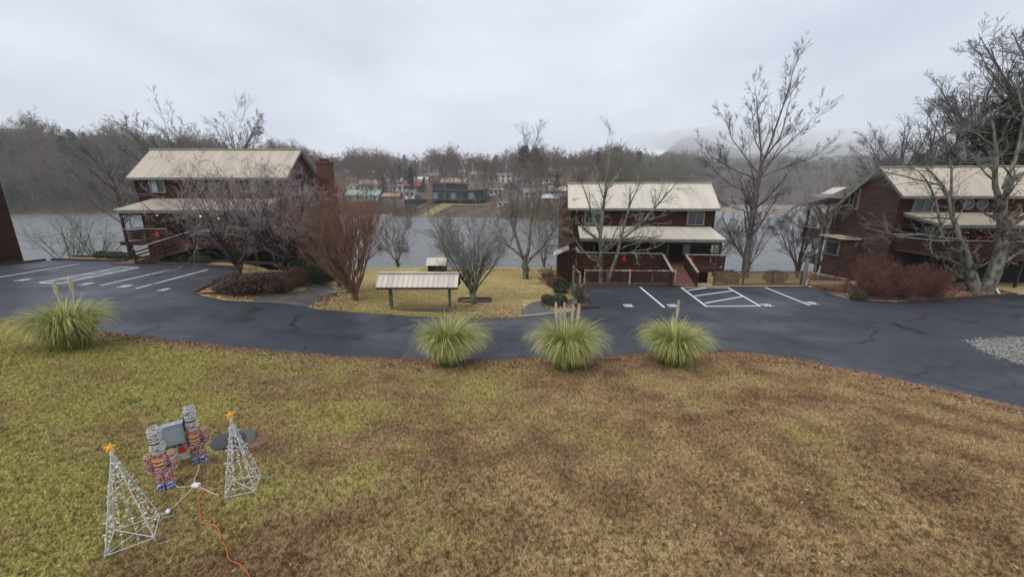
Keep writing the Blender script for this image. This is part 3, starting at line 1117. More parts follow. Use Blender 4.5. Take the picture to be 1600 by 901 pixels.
siding(bo, (-1.1, 3.0), (-1.1, 5.0), (-1, 0), -3.4, .3)
b_ = bo.build('bay', M['siding_b'], h3)
ribbed_roof('bay_roof', b_, -1.5, .0, 2.7, .45, 5.3, .55, M['roof'])
window(h3, (-1.12, 4.0, -.45), 1.3, 1.0, (-1, 0), M['trim'], False, False)
MB().slab([(-.9, 5.6, 3.95), (.0, 5.4, 4.5), (.0, 7.0, 4.5), (-.9, 7.0, 3.95)], .07).build('dormer_roof', M['roof_b'], h3)
# rear deck stack at the lake side
for z in (0.0, -2.3):
    floor_boards(h3, -.4, 4, 6.5, 9.2, z)
    railing(h3, (-.4, 6.5), (-.4, 9.2), z, z, 4)
posts(h3, [(-.35, 6.6), (-.35, 9.1)], -4.5, 3.2)
MB().slab([(-.7, 6.4, 3.6), (4, 6.4, 3.6), (4, 9.5, 3.0), (-.7, 9.5, 3.0)], .08).build('deck_roof', M['roof_grey'], h3)

# --- sliver of the cabin at the left edge
h0 = cabin('edge_cabin', 'brown cabin wall with small grey-roofed bay cut by the left edge of the photo', (-42.55, 20.35, 2.3), math.radians(52), 10.0, 7.4, 9.4, 2.3, 6.0, -4, None, M['roof'])
bo = MB()
siding(bo, (6.2, -1.3), (8.5, -1.3), (0, -1), -3.0, .2)
siding(bo, (8.5, -1.3), (8.5, -.05), (1, 0), -3.0, .2)
b_ = bo.build('bay', M['trim'], h0)
MB().slab([(6.0, -1.6, .2), (8.75, -1.6, .2), (8.75, 0, .75), (6.0, 0, .75)], .07).build('bay_roof', M['roof_grey'], b_)
window(h0, (7.8, -1.33, -.5), .9, .8, (0, -1), M['trim'], False, False)
# ================================================================== plants
def tubes_np(pts, rad, sides):
    """pts (N, n, 3), rad (N, n) -> verts, quads of N open tubes"""
    N, n = rad.shape
    T = np.gradient(pts, axis=1)
    T /= np.linalg.norm(T, axis=2, keepdims=True) + 1e-9
    ref = np.where(np.abs(T[:, :1, 2:3]) < .8, np.array([0, 0, 1.]), np.array([1., 0, 0]))
    U = np.cross(T, np.broadcast_to(ref, T.shape))
    U /= np.linalg.norm(U, axis=2, keepdims=True) + 1e-9
    W = np.cross(U, T)
    a = np.arange(sides) * 2 * PI / sides
    V = pts[:, :, None] + rad[:, :, None, None] * (U[:, :, None] * np.cos(a)[None, None, :, None] + W[:, :, None] * np.sin(a)[None, None, :, None])
    b = np.arange(N)[:, None, None] * n * sides
    k = np.arange(n - 1)[None, :, None] * sides
    j = np.arange(sides)[None, None]
    j2 = (j + 1) % sides
    Q = np.stack([b + k + j, b + k + j2, b + k + sides + j2, b + k + sides + j], -1).reshape(-1, 4)
    return V.reshape(-1, 3), Q


def join_np(parts):
    o, VV, QQ = 0, [], []
    for V, Q in parts:
        VV.append(V)
        QQ.append(Q + o)
        o += len(V)
    return np.concatenate(VV), np.concatenate(QQ)


def grow(rg, P, D, L, R0, n, wig, trop, tip):
    N = len(P)
    pts = np.zeros((N, n, 3))
    pts[:, 0] = P
    d = D.copy()
    st = (L / (n - 1))[:, None]
    for k in range(1, n):
        d = d + rg.normal(0, wig, (N, 3)) + np.array([0, 0, trop])
        d /= np.linalg.norm(d, axis=1, keepdims=True)
        pts[:, k] = pts[:, k - 1] + d * st
    rad = R0[:, None] * (1 + (tip - 1) * np.linspace(0, 1, n)[None])
    return pts, rad


def spawn(rg, pts, rad, L, k, t0, ang, angv, lr, rr, rmin, shade=.5, tpow=1.0):
    N, n = rad.shape
    t = t0 + (1 - t0) * rg.random((N, k)) ** tpow
    f = t * (n - 1)
    i = np.minimum(f.astype(int), n - 2)
    w = (f - i)[..., None]
    r = np.arange(N)[:, None]
    P = pts[r, i] * (1 - w) + pts[r, i + 1] * w
    T = pts[r, i + 1] - pts[r, i]
    T /= np.linalg.norm(T, axis=2, keepdims=True) + 1e-9
    x = rg.normal(size=T.shape)
    x -= (x * T).sum(-1, keepdims=True) * T
    x /= np.linalg.norm(x, axis=2, keepdims=True) + 1e-9
    a = np.clip(rg.normal(ang, angv, t.shape), .08, 1.9)[..., None]
    D = np.cos(a) * T + np.sin(a) * x
    Lc = L[:, None] * lr * (1 - shade * t) * rg.uniform(.65, 1.25, t.shape)
    Rc = np.maximum((rad[r, i] * (1 - w[..., 0]) + rad[r, i + 1] * w[..., 0]) * rr, rmin)
    return P.reshape(-1, 3), D.reshape(-1, 3), Lc.ravel(), Rc.ravel()


def tree_meshes(seed, stems, levels, trunk_levels=1, rmin=.006):
    """stems: list of (points, radii); levels: list of dicts k t0 ang angv lr rr n wig trop tip sides shade"""
    rg = np.random.default_rng(seed)
    n0 = 9
    P = np.zeros((len(stems), n0, 3))
    R_ = np.zeros((len(stems), n0))
    for s, (pp, rr) in enumerate(stems):
        pp = np.array([list(p) for p in pp], float)
        seg = np.r_[0, np.cumsum(np.linalg.norm(np.diff(pp, axis=0), axis=1))]
        q = np.linspace(0, seg[-1], n0)
        for c in range(3):
            P[s, :, c] = np.interp(q, seg, pp[:, c])
        R_[s] = np.interp(q, seg, np.interp(np.linspace(0, 1, len(pp)), np.linspace(0, 1, len(rr)), rr))
        P[s, 1:] += rg.normal(0, .012 * seg[-1] / 3, (n0 - 1, 3)) * np.array([1, 1, .3])
    L = np.linalg.norm(np.diff(P, axis=1), axis=2).sum(1)
    cur = (P, R_, L)
    tr, crn = [tubes_np(P, R_, 10)], []
    for li, lv in enumerate(levels):
        pts, rad, L = cur
        p, d, l, r = spawn(rg, pts, rad, L, lv['k'], lv.get('t0', .3), lv.get('ang', .7), lv.get('angv', .2), lv.get('lr', .6), lv.get('rr', .6), rmin, lv.get('shade', .5), lv.get('tpow', 1))
        if 'lmax' in lv:
            l = np.minimum(l, lv['lmax'])
        d[:, 2] += lv.get('lift', 0)
        d /= np.linalg.norm(d, axis=1, keepdims=True)
        pts, rad = grow(rg, p, d, l, r, lv.get('n', 5), lv.get('wig', .12), lv.get('trop', .05), lv.get('tip', .35))
        tb = tubes_np(pts, rad, lv.get('sides', 3))
        (tr if li < trunk_levels else crn).append(tb)
        cur = (pts, rad, l)
    return join_np(tr), (join_np(crn) if crn else None), cur


def bare_tree(name, label, loc, seed, stems, levels, bark, twig, group=None, trunk_levels=1, rmin=.006, rz=0, cat='tree'):
    t = thing(name, label, cat, loc, rz, group)
    tr, cw, tips = tree_meshes(seed, stems, levels, trunk_levels, rmin)
    link('trunk', mesh_np('trunk', *tr, True), M[bark], t)
    if cw:
        link('crown', mesh_np('crown', *cw, True), M[twig], t)
    return t, tips


def leaf_cloud(rg, C, size, stretch=(1, 1), flat=0.0, nrm=None):
    """one small bent leaf quad at every centre C (N, 3)"""
    N = len(C)
    a = rg.normal(size=(N, 3))
    if nrm is not None:
        a = a * .8 + nrm
    a[:, 2] += flat
    a /= np.linalg.norm(a, axis=1, keepdims=True)
    b = np.cross(a, rg.normal(size=(N, 3)))
    b /= np.linalg.norm(b, axis=1, keepdims=True)
    c = np.cross(a, b)
    s = (size * rg.uniform(.6, 1.3, N))[:, None]
    b, c = b * s * stretch[0], c * s * stretch[1]
    V = np.stack([C - b, C - c * .6, C + b, C + c * .6], 1).reshape(-1, 3)
    return V, np.arange(4 * N).reshape(-1, 4)


def blob_points(rg, N, r, lump=.15, shell=.35, flat_bottom=.0, seed_l=6):
    d = rg.normal(size=(N, 3))
    d /= np.linalg.norm(d, axis=1, keepdims=True)
    d[:, 2] = np.where(d[:, 2] < -flat_bottom, -d[:, 2] * .4, d[:, 2]) if flat_bottom else d[:, 2]
    ph = rg.uniform(0, 6.28, (seed_l, 3))
    kk = rg.normal(0, 2.6, (seed_l, 3))
    f = 1 + lump * sum(np.sin(d @ kk[i] + ph[i, 0]) for i in range(seed_l)) / seed_l * 2
    q = (1 - shell * rg.random(N) ** 2) * f
    return d * q[:, None] * np.array(r), d


def shrub(name, label, loc, r, leaf, size, N, seed, group=None, lump=.12, stretch=(1, .8), rz=0, cat='shrub', squash=None):
    """clipped or rounded bush: foliage of many small leaves over a twiggy core"""
    rg = np.random.default_rng(seed)
    t = thing(name, label, cat, loc, rz, group)
    C, d = blob_points(rg, N, r, lump, .4)
    if squash:                                   # clipped flat top / box form
        C = np.sign(C) * np.minimum(np.abs(C), np.array(r) * np.array(squash) * rg.uniform(.93, 1.03, C.shape))
    C[:, 2] += r[2] * .86
    C = C[C[:, 2] > .02]
    link('foliage', mesh_np('foliage', *leaf_cloud(rg, C, size, stretch, nrm=None)), M[leaf], t)
    n = 26
    st = []
    aa_ = rg.uniform(0, 6.28, n)
    D = np.stack([np.cos(aa_) * .7, np.sin(aa_) * .7, np.ones(n)], 1)
    D /= np.linalg.norm(D, axis=1, keepdims=True)
    pts, rad = grow(rg, np.zeros((n, 3)), D, np.full(n, min(r) * 1.3), np.full(n, .014), 4, .2, .02, .4)
    link('stems', mesh_np('stems', *tubes_np(pts * np.array([r[0] / min(r), r[1] / min(r), 1.0]), rad, 3)), M['twig_brown'], t)
    return t


def twig_bush(name, label, loc, h, w, seed, mt, n=70, group=None, spread=.75, r0=.016, sub=(9, 7), rmin=.005, trop=.03, cat='shrub'):
    """multi-stemmed bare bush, stems fanning from the ground"""
    rg = np.random.default_rng(seed)
    t = thing(name, label, cat, loc, 0, group)
    az = rg.uniform(0, 6.28, n)
    tilt = np.abs(rg.normal(0, 1, n)) * spread * .55
    D = np.stack([np.cos(az) * np.sin(tilt), np.sin(az) * np.sin(tilt), np.cos(tilt)], 1)
    P = np.stack([np.cos(az) * rg.uniform(0, w * .2, n), np.sin(az) * rg.uniform(0, w * .2, n), np.zeros(n)], 1)
    L = h * rg.uniform(.6, 1.05, n) * (1 - .2 * tilt)
    p0, r_0 = grow(rg, P, D, L, np.full(n, r0), 6, .08, trop, .35)
    parts = [tubes_np(p0, r_0, 3)]
    cur = (p0, r_0, L)
    for k, s in enumerate(sub):
        p, d, l, r = spawn(rg, *cur, s, .3, .5, .2, .42, .6, rmin)
        d[:, 2] += .25
        d /= np.linalg.norm(d, axis=1, keepdims=True)
        pp, rr = grow(rg, p, d, l, r, 4 if k == 0 else 2, .12, .05, .4)
        parts.append(tubes_np(pp, rr, 3))
        cur = (pp, rr, l)
    link('stems', mesh_np('stems', *parts[0]), M[mt], t)
    link('twigs', mesh_np('twigs', *join_np(parts[1:])), M[mt], t)
    return t


def at(px, py):
    return gp(px, py)


def on(x, y):
    return (x, y, Gz(x, y))


def st_vase(rg, n, h, spread, r, z0=0.0, fork=.35, base=.06):
    """n limbs leaving a short bole and fanning out"""
    out = []
    for k in range(n):
        a = 2 * PI * (k + rg.uniform(-.3, .3)) / n
        s = spread * rg.uniform(.35, 1.0)
        c = Vector((math.cos(a), math.sin(a), 0))
        out.append(([c * base * .3 + Vector((0, 0, z0 * .15)), c * base + Vector((0, 0, z0)), c * s * .45 + Vector((0, 0, z0 + h * .33)), c * s * .8 + Vector((0, 0, z0 + h * .66)), c * s * rg.uniform(.9, 1.1) + Vector((0, 0, z0 + h * rg.uniform(.85, 1.0)))],
                    [r, r * .8, r * .55, r * .3, r * .12]))
    return out


rr_ = random.Random(11)
# ---- the two spreading trees in the left planter
lv_cherry = [dict(k=7, t0=.3, ang=.75, angv=.22, lr=.55, rr=.55, n=6, wig=.13, trop=.0, sides=5),
             dict(k=8, t0=.2, ang=.7, angv=.25, lr=.55, rr=.5, n=5, wig=.16, trop=.02, sides=3),
             dict(k=8, t0=.15, ang=.65, angv=.25, lr=.5, rr=.5, n=2, wig=.16, trop=.04, sides=3)]
p = at(375, 437)
bare_tree('planter_tree', 'low spreading bare tree with dark forked trunk, leftmost in the planter', p, 21,
          [([(0, 0, -.1), (.02, 0, .5), (.0, 0, 1.05)], [.19, .16, .15])] + st_vase(rr_, 10, 4.1, 4.6, .085, .95) + st_vase(rr_, 7, 5.2, 2.6, .07, .95),
          lv_cherry, 'bark_dark', 'twig_pink', 'bare trees in the left planter', rmin=.0065)
p = at(447, 440)
bare_tree('planter_tree', 'taller bare tree with mottled trunk next to the clipped hedge', p, 22,
          [([(0, 0, -.1), (.03, 0, .8), (.0, 0, 1.6)], [.16, .14, .13])] + st_vase(rr_, 10, 4.4, 4.0, .08, 1.4) + st_vase(rr_, 7, 5.2, 2.0, .07, 1.3),
          lv_cherry, 'bark_dark', 'twig_pink', 'bare trees in the left planter', rmin=.0065)
# ---- crape myrtles
lv_myr = [dict(k=6, t0=.3, ang=.42, angv=.13, lr=.58, rr=.6, n=5, wig=.07, trop=.05, sides=4, shade=.35),
          dict(k=7, t0=.25, ang=.4, angv=.14, lr=.55, rr=.55, n=4, wig=.08, trop=.06, sides=3, shade=.35),
          dict(k=4, t0=.3, ang=.35, angv=.12, lr=.5, rr=.6, n=2, wig=.06, trop=.05, sides=3)]
for k, (px, py, h, lab) in enumerate(((556, 471, 4.1, 'front crape myrtle with cinnamon multi-stem trunk by the road'), (545, 459, 4.2, 'middle crape myrtle of three beside the cut branches'),
                                      (531, 449, 4.0, 'rear crape myrtle of three nearest the clipped hedge'))):
    p = at(px, py)
    _, tips = bare_tree('crape_myrtle', lab, p, 31 + k,
                        [([(0, 0, -.1), (0, 0, .25), (.03, 0, .5)], [.17, .14, .13])] + st_vase(rr_, 9, h * .86, 2.4, .075, .4) + st_vase(rr_, 6, h * .98, 1.3, .065, .4),
                        lv_myr, 'bark_myrtle', 'twig_myrtle', 'three crape myrtles by the path', rmin=.0075)
# ---- grey vase-shaped tree by the shelter
p = at(740, 476)
lv_vase = [dict(k=7, t0=.25, ang=.42, angv=.13, lr=.6, rr=.55, n=6, wig=.07, trop=.04, sides=4, shade=.4),
           dict(k=8, t0=.2, ang=.42, angv=.15, lr=.55, rr=.5, n=5, wig=.09, trop=.05, sides=3, shade=.4),
           dict(k=6, t0=.2, ang=.45, angv=.15, lr=.5, rr=.55, n=2, wig=.09, trop=.03, sides=3)]
bare_tree('vase_tree', 'grey vase-shaped bare tree beside the roofed frame, lichen on its limbs', p, 41,
          [([(0, 0, -.1), (0, 0, .5), (.0, 0, .9)], [.17, .14, .13])] + st_vase(rr_, 10, 3.1, 2.7, .07, .75) + st_vase(rr_, 5, 3.5, 1.2, .06, .8),
          lv_vase, 'bark_lichen', 'twig_grey', rmin=.0065)
# ---- dark leaning tree at the lakeside lawn
p = at(821, 437)
lv_tall = [dict(k=10, t0=.25, ang=.6, angv=.18, lr=.5, rr=.5, n=6, wig=.09, trop=.05, sides=4),
           dict(k=10, t0=.2, ang=.62, angv=.2, lr=.5, rr=.5, n=5, wig=.12, trop=.04, sides=3),
           dict(k=9, t0=.15, ang=.65, angv=.2, lr=.5, rr=.55, n=2, wig=.14, trop=.02, sides=3)]
bare_tree('lakeside_tree', 'tall dark-trunked bare tree on the lawn left of the middle cabin', p, 51,
          [([(0, 0, -.2), (.05, 0, .9), (-.1, 0, 1.8)], [.28, .23, .21]),
           ([(-.05, 0, 1.5), (-.6, 0, 3), (-1.2, .2, 5), (-1.5, .3, 8.8)], [.17, .13, .09, .02]), ([(0, 0, 1.6), (.35, .2, 3.2), (.5, .2, 5.5), (.3, .3, 10.4)], [.17, .13, .09, .02]),
           ([(.05, 0, 1.4), (1.2, -.2, 2.6), (2.2, -.2, 4.2), (2.7, 0, 6.2)], [.13, .1, .06, .02]), ([(0, 0, 1.7), (-1.6, .1, 3.0), (-2.6, .3, 5.0)], [.1, .07, .02])],
          lv_tall, 'bark_lichen', 'twig_grey', rmin=.008)
# ---- lichen tree in front of the middle cabin
p = Vector(on(6.45, 26.55))
lv_lich = [dict(k=11, t0=.2, ang=.75, angv=.2, lr=.45, rr=.5, n=6, wig=.16, trop=.05, sides=4),
           dict(k=7, t0=.15, ang=.75, angv=.25, lr=.45, rr=.5, n=5, wig=.2, trop=.03, sides=3),
           dict(k=7, t0=.15, ang=.75, angv=.25, lr=.42, rr=.6, n=2, wig=.2, trop=.0, sides=3)]
bare_tree('lichen_tree', 'lichen-covered twin-stemmed bare tree in front of the middle cabin porch', p, 63,
          [([(-.15, 0, -.3), (-.25, 0, 1.5), (-.4, 0, 3.3), (-1.1, .2, 5.2), (-1.9, .3, 7.2)], [.15, .125, .1, .06, .015]),
           ([(.25, 0, -.3), (.75, .1, 1.6), (1.1, .2, 3.0), (1.5, .2, 5.0), (2.3, .3, 7.4)], [.14, .12, .09, .06, .015]),
           ([(-.38, 0, 3.2), (-.2, .2, 5.5), (-.1, .2, 7.4), (.2, .3, 9.6)], [.11, .09, .06, .015]),
           ([(1.05, .2, 2.9), (2.4, .1, 4.2), (3.6, .0, 5.6), (4.7, .1, 7.0)], [.1, .08, .05, .015]),
           ([(-.35, 0, 2.9), (-1.4, -.2, 3.7), (-2.3, -.3, 4.6)], [.09, .06, .015]), ([(1.1, .2, 3.0), (2.2, -.3, 3.3), (3.4, -.5, 3.2)], [.07, .05, .012])],
          lv_lich, 'bark_lichen', 'twig_lichen', rmin=.0078)
# ---- the tall tulip tree
tp = Vector(on(23.2, 37.5))
lv_tul = [dict(k=14, t0=.18, ang=.58, angv=.13, lr=.46, rr=.45, n=6, wig=.035, trop=.09, sides=4, shade=.55),
          dict(k=7, t0=.2, ang=.6, angv=.18, lr=.45, rr=.5, n=4, wig=.1, trop=.06, sides=3),
          dict(k=9, t0=.15, ang=.6, angv=.18, lr=.48, rr=.6, n=2, wig=.1, trop=.03, sides=3)]
def slim(st, f):
    return [(p_, [r_ * f for r_ in rr]) for p_, rr in st]


tul = [([(0, 0, -.5), (.15, 0, 3), (.55, 0, 7), (.95, 0, 11.2)], [.37, .31, .25, .19]),
       ([(.95, 0, 11.0), (.75, 0, 13), (.0, 0, 16), (-.5, .1, 18.6)], [.16, .13, .08, .02]), ([(.95, 0, 11.0), (1.5, 0, 13.2), (2.2, 0, 16.5), (2.9, .2, 20.8)], [.19, .15, .1, .02]),
       ([(.9, 0, 10.5), (-.6, -.2, 12), (-2.4, -.3, 14), (-3.2, -.3, 16.4)], [.11, .08, .05, .015]), ([(.95, 0, 10.8), (2.6, .1, 12.6), (4.5, .2, 14.8), (5.8, .3, 16.6)], [.11, .09, .05, .015]),
       ([(.85, 0, 10.0), (-1.4, .3, 11), (-3.6, .4, 12.2), (-4.6, .4, 14.0)], [.1, .07, .04, .012]), ([(.9, 0, 10.2), (3.0, -.3, 11.2), (5.2, -.4, 12.0), (6.8, -.4, 13.1)], [.09, .07, .04, .012]),
       ([(.8, 0, 8.6), (-1.2, .3, 9.3), (-3.0, .2, 10.6), (-4.4, .2, 12.6)], [.08, .06, .035, .012]), ([(1.2, 0, 12), (1.0, 1.6, 14), (.8, 2.6, 17.5)], [.12, .08, .015]), ([(1.2, 0, 12), (1.4, -1.6, 14), (1.2, -2.4, 17.5)], [.12, .08, .015]),
       ([(.6, 0, 7.2), (2.2, .4, 8.2), (3.8, .6, 8.9)], [.05, .035, .01]), ([(.5, 0, 6.6), (-1.4, .2, 7.4), (-3.0, .4, 7.4)], [.05, .035, .01]), ([(.35, 0, 5.0), (1.6, -.3, 5.4), (2.8, -.5, 5.2)], [.04, .03, .01]), ([(.3, 0, 4.2), (-1.2, -.3, 4.8), (-2.4, -.4, 4.9)], [.04, .03, .01])]
bare_tree('tulip_tree', 'tallest bare tree, straight trunk rising behind the right lattice fence', tp, 71, [([(x_ - .95 * min(z_, 11.2) / 11.2, y_, z_ * .94) for x_, y_, z_ in p_], r_) for p_, r_ in tul[:1] + slim(tul[1:], .62)], lv_tul, 'bark_tulip', 'twig_dark', rmin=.0095)
# ---- shore trees right of the tulip tree
bare_tree('shore_tree', 'multi-stemmed bare tree on the shore right of the tall trunk', on(29.0, 38.5), 81,
          [([(0, 0, -.6), (.2, 0, .6), (.3, 0, 1.2)], [.22, .18, .16])] + st_vase(rr_, 7, 5.2, 3.4, .1, .9), lv_tall, 'bark_grey', 'twig_grey', 'bare shore trees by the right lattice fence', rmin=.01)
wv = []
for k in range(9):
    a = 2 * PI * k / 9
    c = Vector((math.cos(a), math.sin(a), 0))
    wv.append(([(0, 0, 4.8), c * .9 + Vector((0, 0, 6.6)), c * 2.2 + Vector((0, 0, 6.9)), c * 3.2 + Vector((0, 0, 5.6))], [.1, .07, .045, .015]))
bare_tree('weeping_tree', 'weeping bare tree with drooping grey branches left of the right cabin', on(27.4, 34.2), 82,
          [([(0, 0, -.6), (.1, 0, 2.2), (0, 0, 5)], [.16, .13, .11])] + wv,
          [dict(k=8, t0=.2, ang=.8, angv=.25, lr=.45, rr=.55, n=5, wig=.15, trop=-.12, sides=3), dict(k=6, t0=.2, ang=.7, angv=.2, lr=.55, rr=.6, n=4, wig=.15, trop=-.15, sides=3)], 'bark_grey', 'twig_grey', rmin=.009)
for k, (x, y, h, lab) in enumerate(((25.6, 41.0, 5.2, 'bare brushy tree on the shore just right of the tall straight trunk'), (21.6, 41.2, 4.6, 'bare brushy tree on the shore just left of the tall straight trunk'), (32.6, 40.5, 5.6, 'bare brushy tree on the shore nearest the right cabin deck'),
                                    (-12.4, 41.0, 5.0, 'bare brushy tree on the shore behind the crape myrtles'), (3.4, 40.8, 5.6, 'bare brushy tree on the shore behind the dark-trunked lakeside tree'))):
    bare_tree('shore_thicket', lab, on(x, y), 86 + k, [([(0, 0, -.6), (.1, 0, .5), (.1, 0, .9)], [.12, .1, .09])] + st_vase(rr_, 9, h, 3.2, .05, .6), lv_tall[:2], 'bark_grey', 'twig_brown', 'brushy trees on the near shore', rmin=.011)
bare_tree('shore_tree', 'thin bare tree at the shore just right of the middle cabin', on(19.4, 36.5), 83,
          [([(0, 0, -.6), (.1, 0, 1.0), (.2, 0, 2.2)], [.12, .1, .09])] + st_vase(rr_, 6, 4.0, 2.8, .06, 1.6), lv_tall[:2], 'bark_grey', 'twig_dark', 'bare shore trees by the right lattice fence', rmin=.01)
# ---- big forked tree at right
bp_ = at(1530, 458)


def rel(px, py, dy=0.0):
    q = pd(px, py, bp_.y + dy)
    return q - bp_


big = [([rel(1526, 460), rel(1520, 438), rel(1512, 412), rel(1502, 380)], [.36, .3, .26, .22]), ([rel(1538, 461), rel(1551, 430), rel(1564, 395), rel(1569, 355), rel(1566, 330)], [.4, .34, .32, .3, .26]),
       ([rel(1502, 381), rel(1490, 345), rel(1484, 315, .3), rel(1474, 290, .5), rel(1448, 262, .8)], [.21, .17, .14, .1, .05]),
       ([rel(1503, 376), rel(1470, 371, -.4), rel(1435, 366, -.8), rel(1400, 368, -1.1), rel(1352, 356, -1.4)], [.15, .13, .1, .07, .03]),
       ([rel(1472, 371, -.4), rel(1466, 335, -.3), rel(1458, 300, -.2), rel(1440, 270, -.2), rel(1400, 250, -.2)], [.1, .085, .07, .045, .02]),
       ([rel(1566, 332), rel(1557, 300, .2), rel(1553, 262, .3), rel(1556, 215, .5), rel(1545, 160, .6)], [.22, .19, .15, .1, .03]),
       ([rel(1567, 335), rel(1572, 300, -.3), rel(1582, 278, -.5), rel(1604, 268, -.8), rel(1640, 262, -.8)], [.22, .19, .17, .15, .12]),
       ([rel(1566, 360), rel(1592, 345, -.3), rel(1625, 318, -.6), rel(1660, 290, -.8)], [.18, .15, .13, .1]),
       ([rel(1568, 295), rel(1590, 240, .5), rel(1600, 180, .8), rel(1585, 110, 1.0)], [.14, .11, .08, .02]),
       ([rel(1484, 315, .3), rel(1488, 270, .4), rel(1480, 225, .5), rel(1465, 190, .6)], [.1, .07, .04, .015]),
       ([rel(1474, 290, .5), rel(1430, 280, .3), rel(1395, 272, .2), rel(1350, 262, .0)], [.07, .05, .035, .015]),
       ([rel(1556, 230, .5), rel(1520, 205, .3), rel(1480, 200, .2), rel(1440, 210, .2)], [.07, .05, .035, .015]),
       ([rel(1582, 278, -.5), rel(1560, 250, -.8), rel(1525, 245, -1.0), rel(1500, 255, -1.2)], [.07, .05, .035, .015])]
lv_big = [dict(k=10, t0=.25, ang=.75, angv=.22, lr=.45, rr=.45, n=6, wig=.14, trop=.05, sides=4, lmax=2.6),
          dict(k=7, t0=.2, ang=.75, angv=.22, lr=.5, rr=.5, n=5, wig=.16, trop=.04, sides=3),
          dict(k=6, t0=.2, ang=.75, angv=.22, lr=.5, rr=.55, n=2, wig=.16, trop=.02, sides=3)]
bt, tips = bare_tree('oak_tree', 'big forked oak with lichen-grey trunks by the road at the right edge', bp_, 91, big[:2] + slim(big[2:], .72), lv_big, 'bark_oak', 'twig_grey', rmin=.007)
# a few brown oak leaves still hanging
rg = np.random.default_rng(5)
tp_ = tips[0][:, -1]
sel = tp_[(tp_[:, 0] > -1.5) & (tp_[:, 2] < 6.3) & (tp_[:, 2] > 2.0)]
sel = sel[rg.integers(0, len(sel), 700)] + rg.normal(0, .06, (700, 3))
cl = rg.normal(0, .35, (60, 3))
base_c = np.array([list(rel(1585, 340, -.3)), list(rel(1520, 368, -.6)), list(rel(1480, 366, -.5)), list(rel(1565, 375, -.6)), list(rel(1590, 300, -.5))])
extra = base_c[rg.integers(0, 5, 420)] + rg.normal(0, 1, (420, 3)) * np.array([.55, .4, .28])
link('dead_leaves', mesh_np('dead_leaves', *leaf_cloud(rg, np.concatenate([sel, extra]), .06, (1, .8))), M['oak_leaf'], bt)

# ---- tall bare woods at the right edge, beyond the cabin
def forest_stems(rg2, h, r, n=7, spread=.33):
    out = [([(0, 0, -.5), (rg2.uniform(-.3, .3), 0, h * .45), (rg2.uniform(-.5, .5), rg2.uniform(-.4, .4), h * .98)], [r, r * .7, r * .08])]
    for k in range(n):
        z = h * rg2.uniform(.4, .82)
        a = 2 * PI * (k + rg2.random() * .6) / n
        s = h * spread * rg2.uniform(.6, 1.1) * (1.2 - z / h)
        c = Vector((math.cos(a), math.sin(a), 0))
        out.append(([(0, 0, z), c * s * .5 + Vector((0, 0, z + s * .55)), c * s + Vector((0, 0, z + s * 1.35))], [r * .4, r * .25, r * .05]))
    return out


lv_for = [dict(k=8, t0=.25, ang=.65, angv=.18, lr=.42, rr=.5, n=5, wig=.12, trop=.07, sides=4, lmax=4),
          dict(k=7, t0=.2, ang=.65, angv=.2, lr=.5, rr=.5, n=4, wig=.14, trop=.05, sides=3),
          dict(k=5, t0=.2, ang=.65, angv=.2, lr=.5, rr=.6, n=3, wig=.14, trop=.03, sides=3)]
lv_dense = [dict(k=10, t0=.2, ang=.6, angv=.18, lr=.45, rr=.5, n=5, wig=.12, trop=.08, sides=4, lmax=4.5), dict(k=8, t0=.2, ang=.6, angv=.2, lr=.5, rr=.5, n=4, wig=.14, trop=.06, sides=3), dict(k=5, t0=.2, ang=.6, angv=.2, lr=.5, rr=.6, n=2, wig=.14, trop=.04, sides=3)]
wood = [(44.5, 33.5, 24, .36, 'tallest bare tree cut off by the right edge of the photo', 'twig_dark'), (41.2, 36.5, 18.5, .27, 'bare tree behind the oak, second tallest at the right edge', 'twig_dark'),
        (40.2, 41.5, 15.5, .22, 'slender bare tree rising behind the right cabin roof', 'twig_dark'), (36.8, 40.5, 11.5, .17, 'short bare tree behind the left end of the right cabin roof', 'twig_grey'),
        (48.5, 43, 21, .3, 'bare tree deep in the wood at the right edge', 'twig_dark'),
        (42.6, 34.2, 21, .3, 'bare tree with fine crown just left of the tallest at the right edge', 'twig_dark'), (39.0, 37.6, 15.5, .22, 'bare tree rising over the middle of the right cabin roof', 'twig_dark')]
for k, (x, y, h, r, lab, tw) in enumerate(wood):
    bare_tree('woodland_tree', lab, on(x, y), 101 + k, forest_stems(random.Random(k + 5), h, r, 13, .38), lv_dense, 'bark_tulip', tw, 'bare trees at the right edge', rmin=.012)
# ---- trees behind the left cabin
wood = [(-35.4, 42.5, 16.2, .24, 'broad bare tree rising behind the left cabin roof, left of its pair'), (-28.9, 42.2, 16.4, .25, 'broad bare tree behind the middle of the left cabin roof'),
        (-42.0, 42.0, 13.5, .18, 'lower bare tree behind the left end of the left cabin roof')]
for k, (x, y, h, r, lab) in enumerate(wood):
    bare_tree('shore_wood_tree', lab, on(x, y), 121 + k, forest_stems(random.Random(k + 45), h, r, 16, .42), lv_dense, 'bark_grey', 'twig_grey', 'bare trees behind the left cabin', rmin=.015)
for k, (x, y, h, lab) in enumerate(((-41.2, 35.5, 6.0, 'pale lichen sapling at the lake edge nearest the left lamp post'), (-38.0, 34.8, 6.2, 'pale lichen sapling between the left lamp post and the left cabin'))):
    bare_tree('lichen_sapling', lab, on(x, y), 131 + k, [([(0, 0, -.3), (.05, 0, .8), (.1, 0, 1.6)], [.11, .09, .08])] + st_vase(rr_, 7, h - 1.2, 3.4, .055, 1.2), lv_lich[:2], 'bark_lichen', 'twig_lichen', 'lichen saplings at the lake edge', rmin=.009)

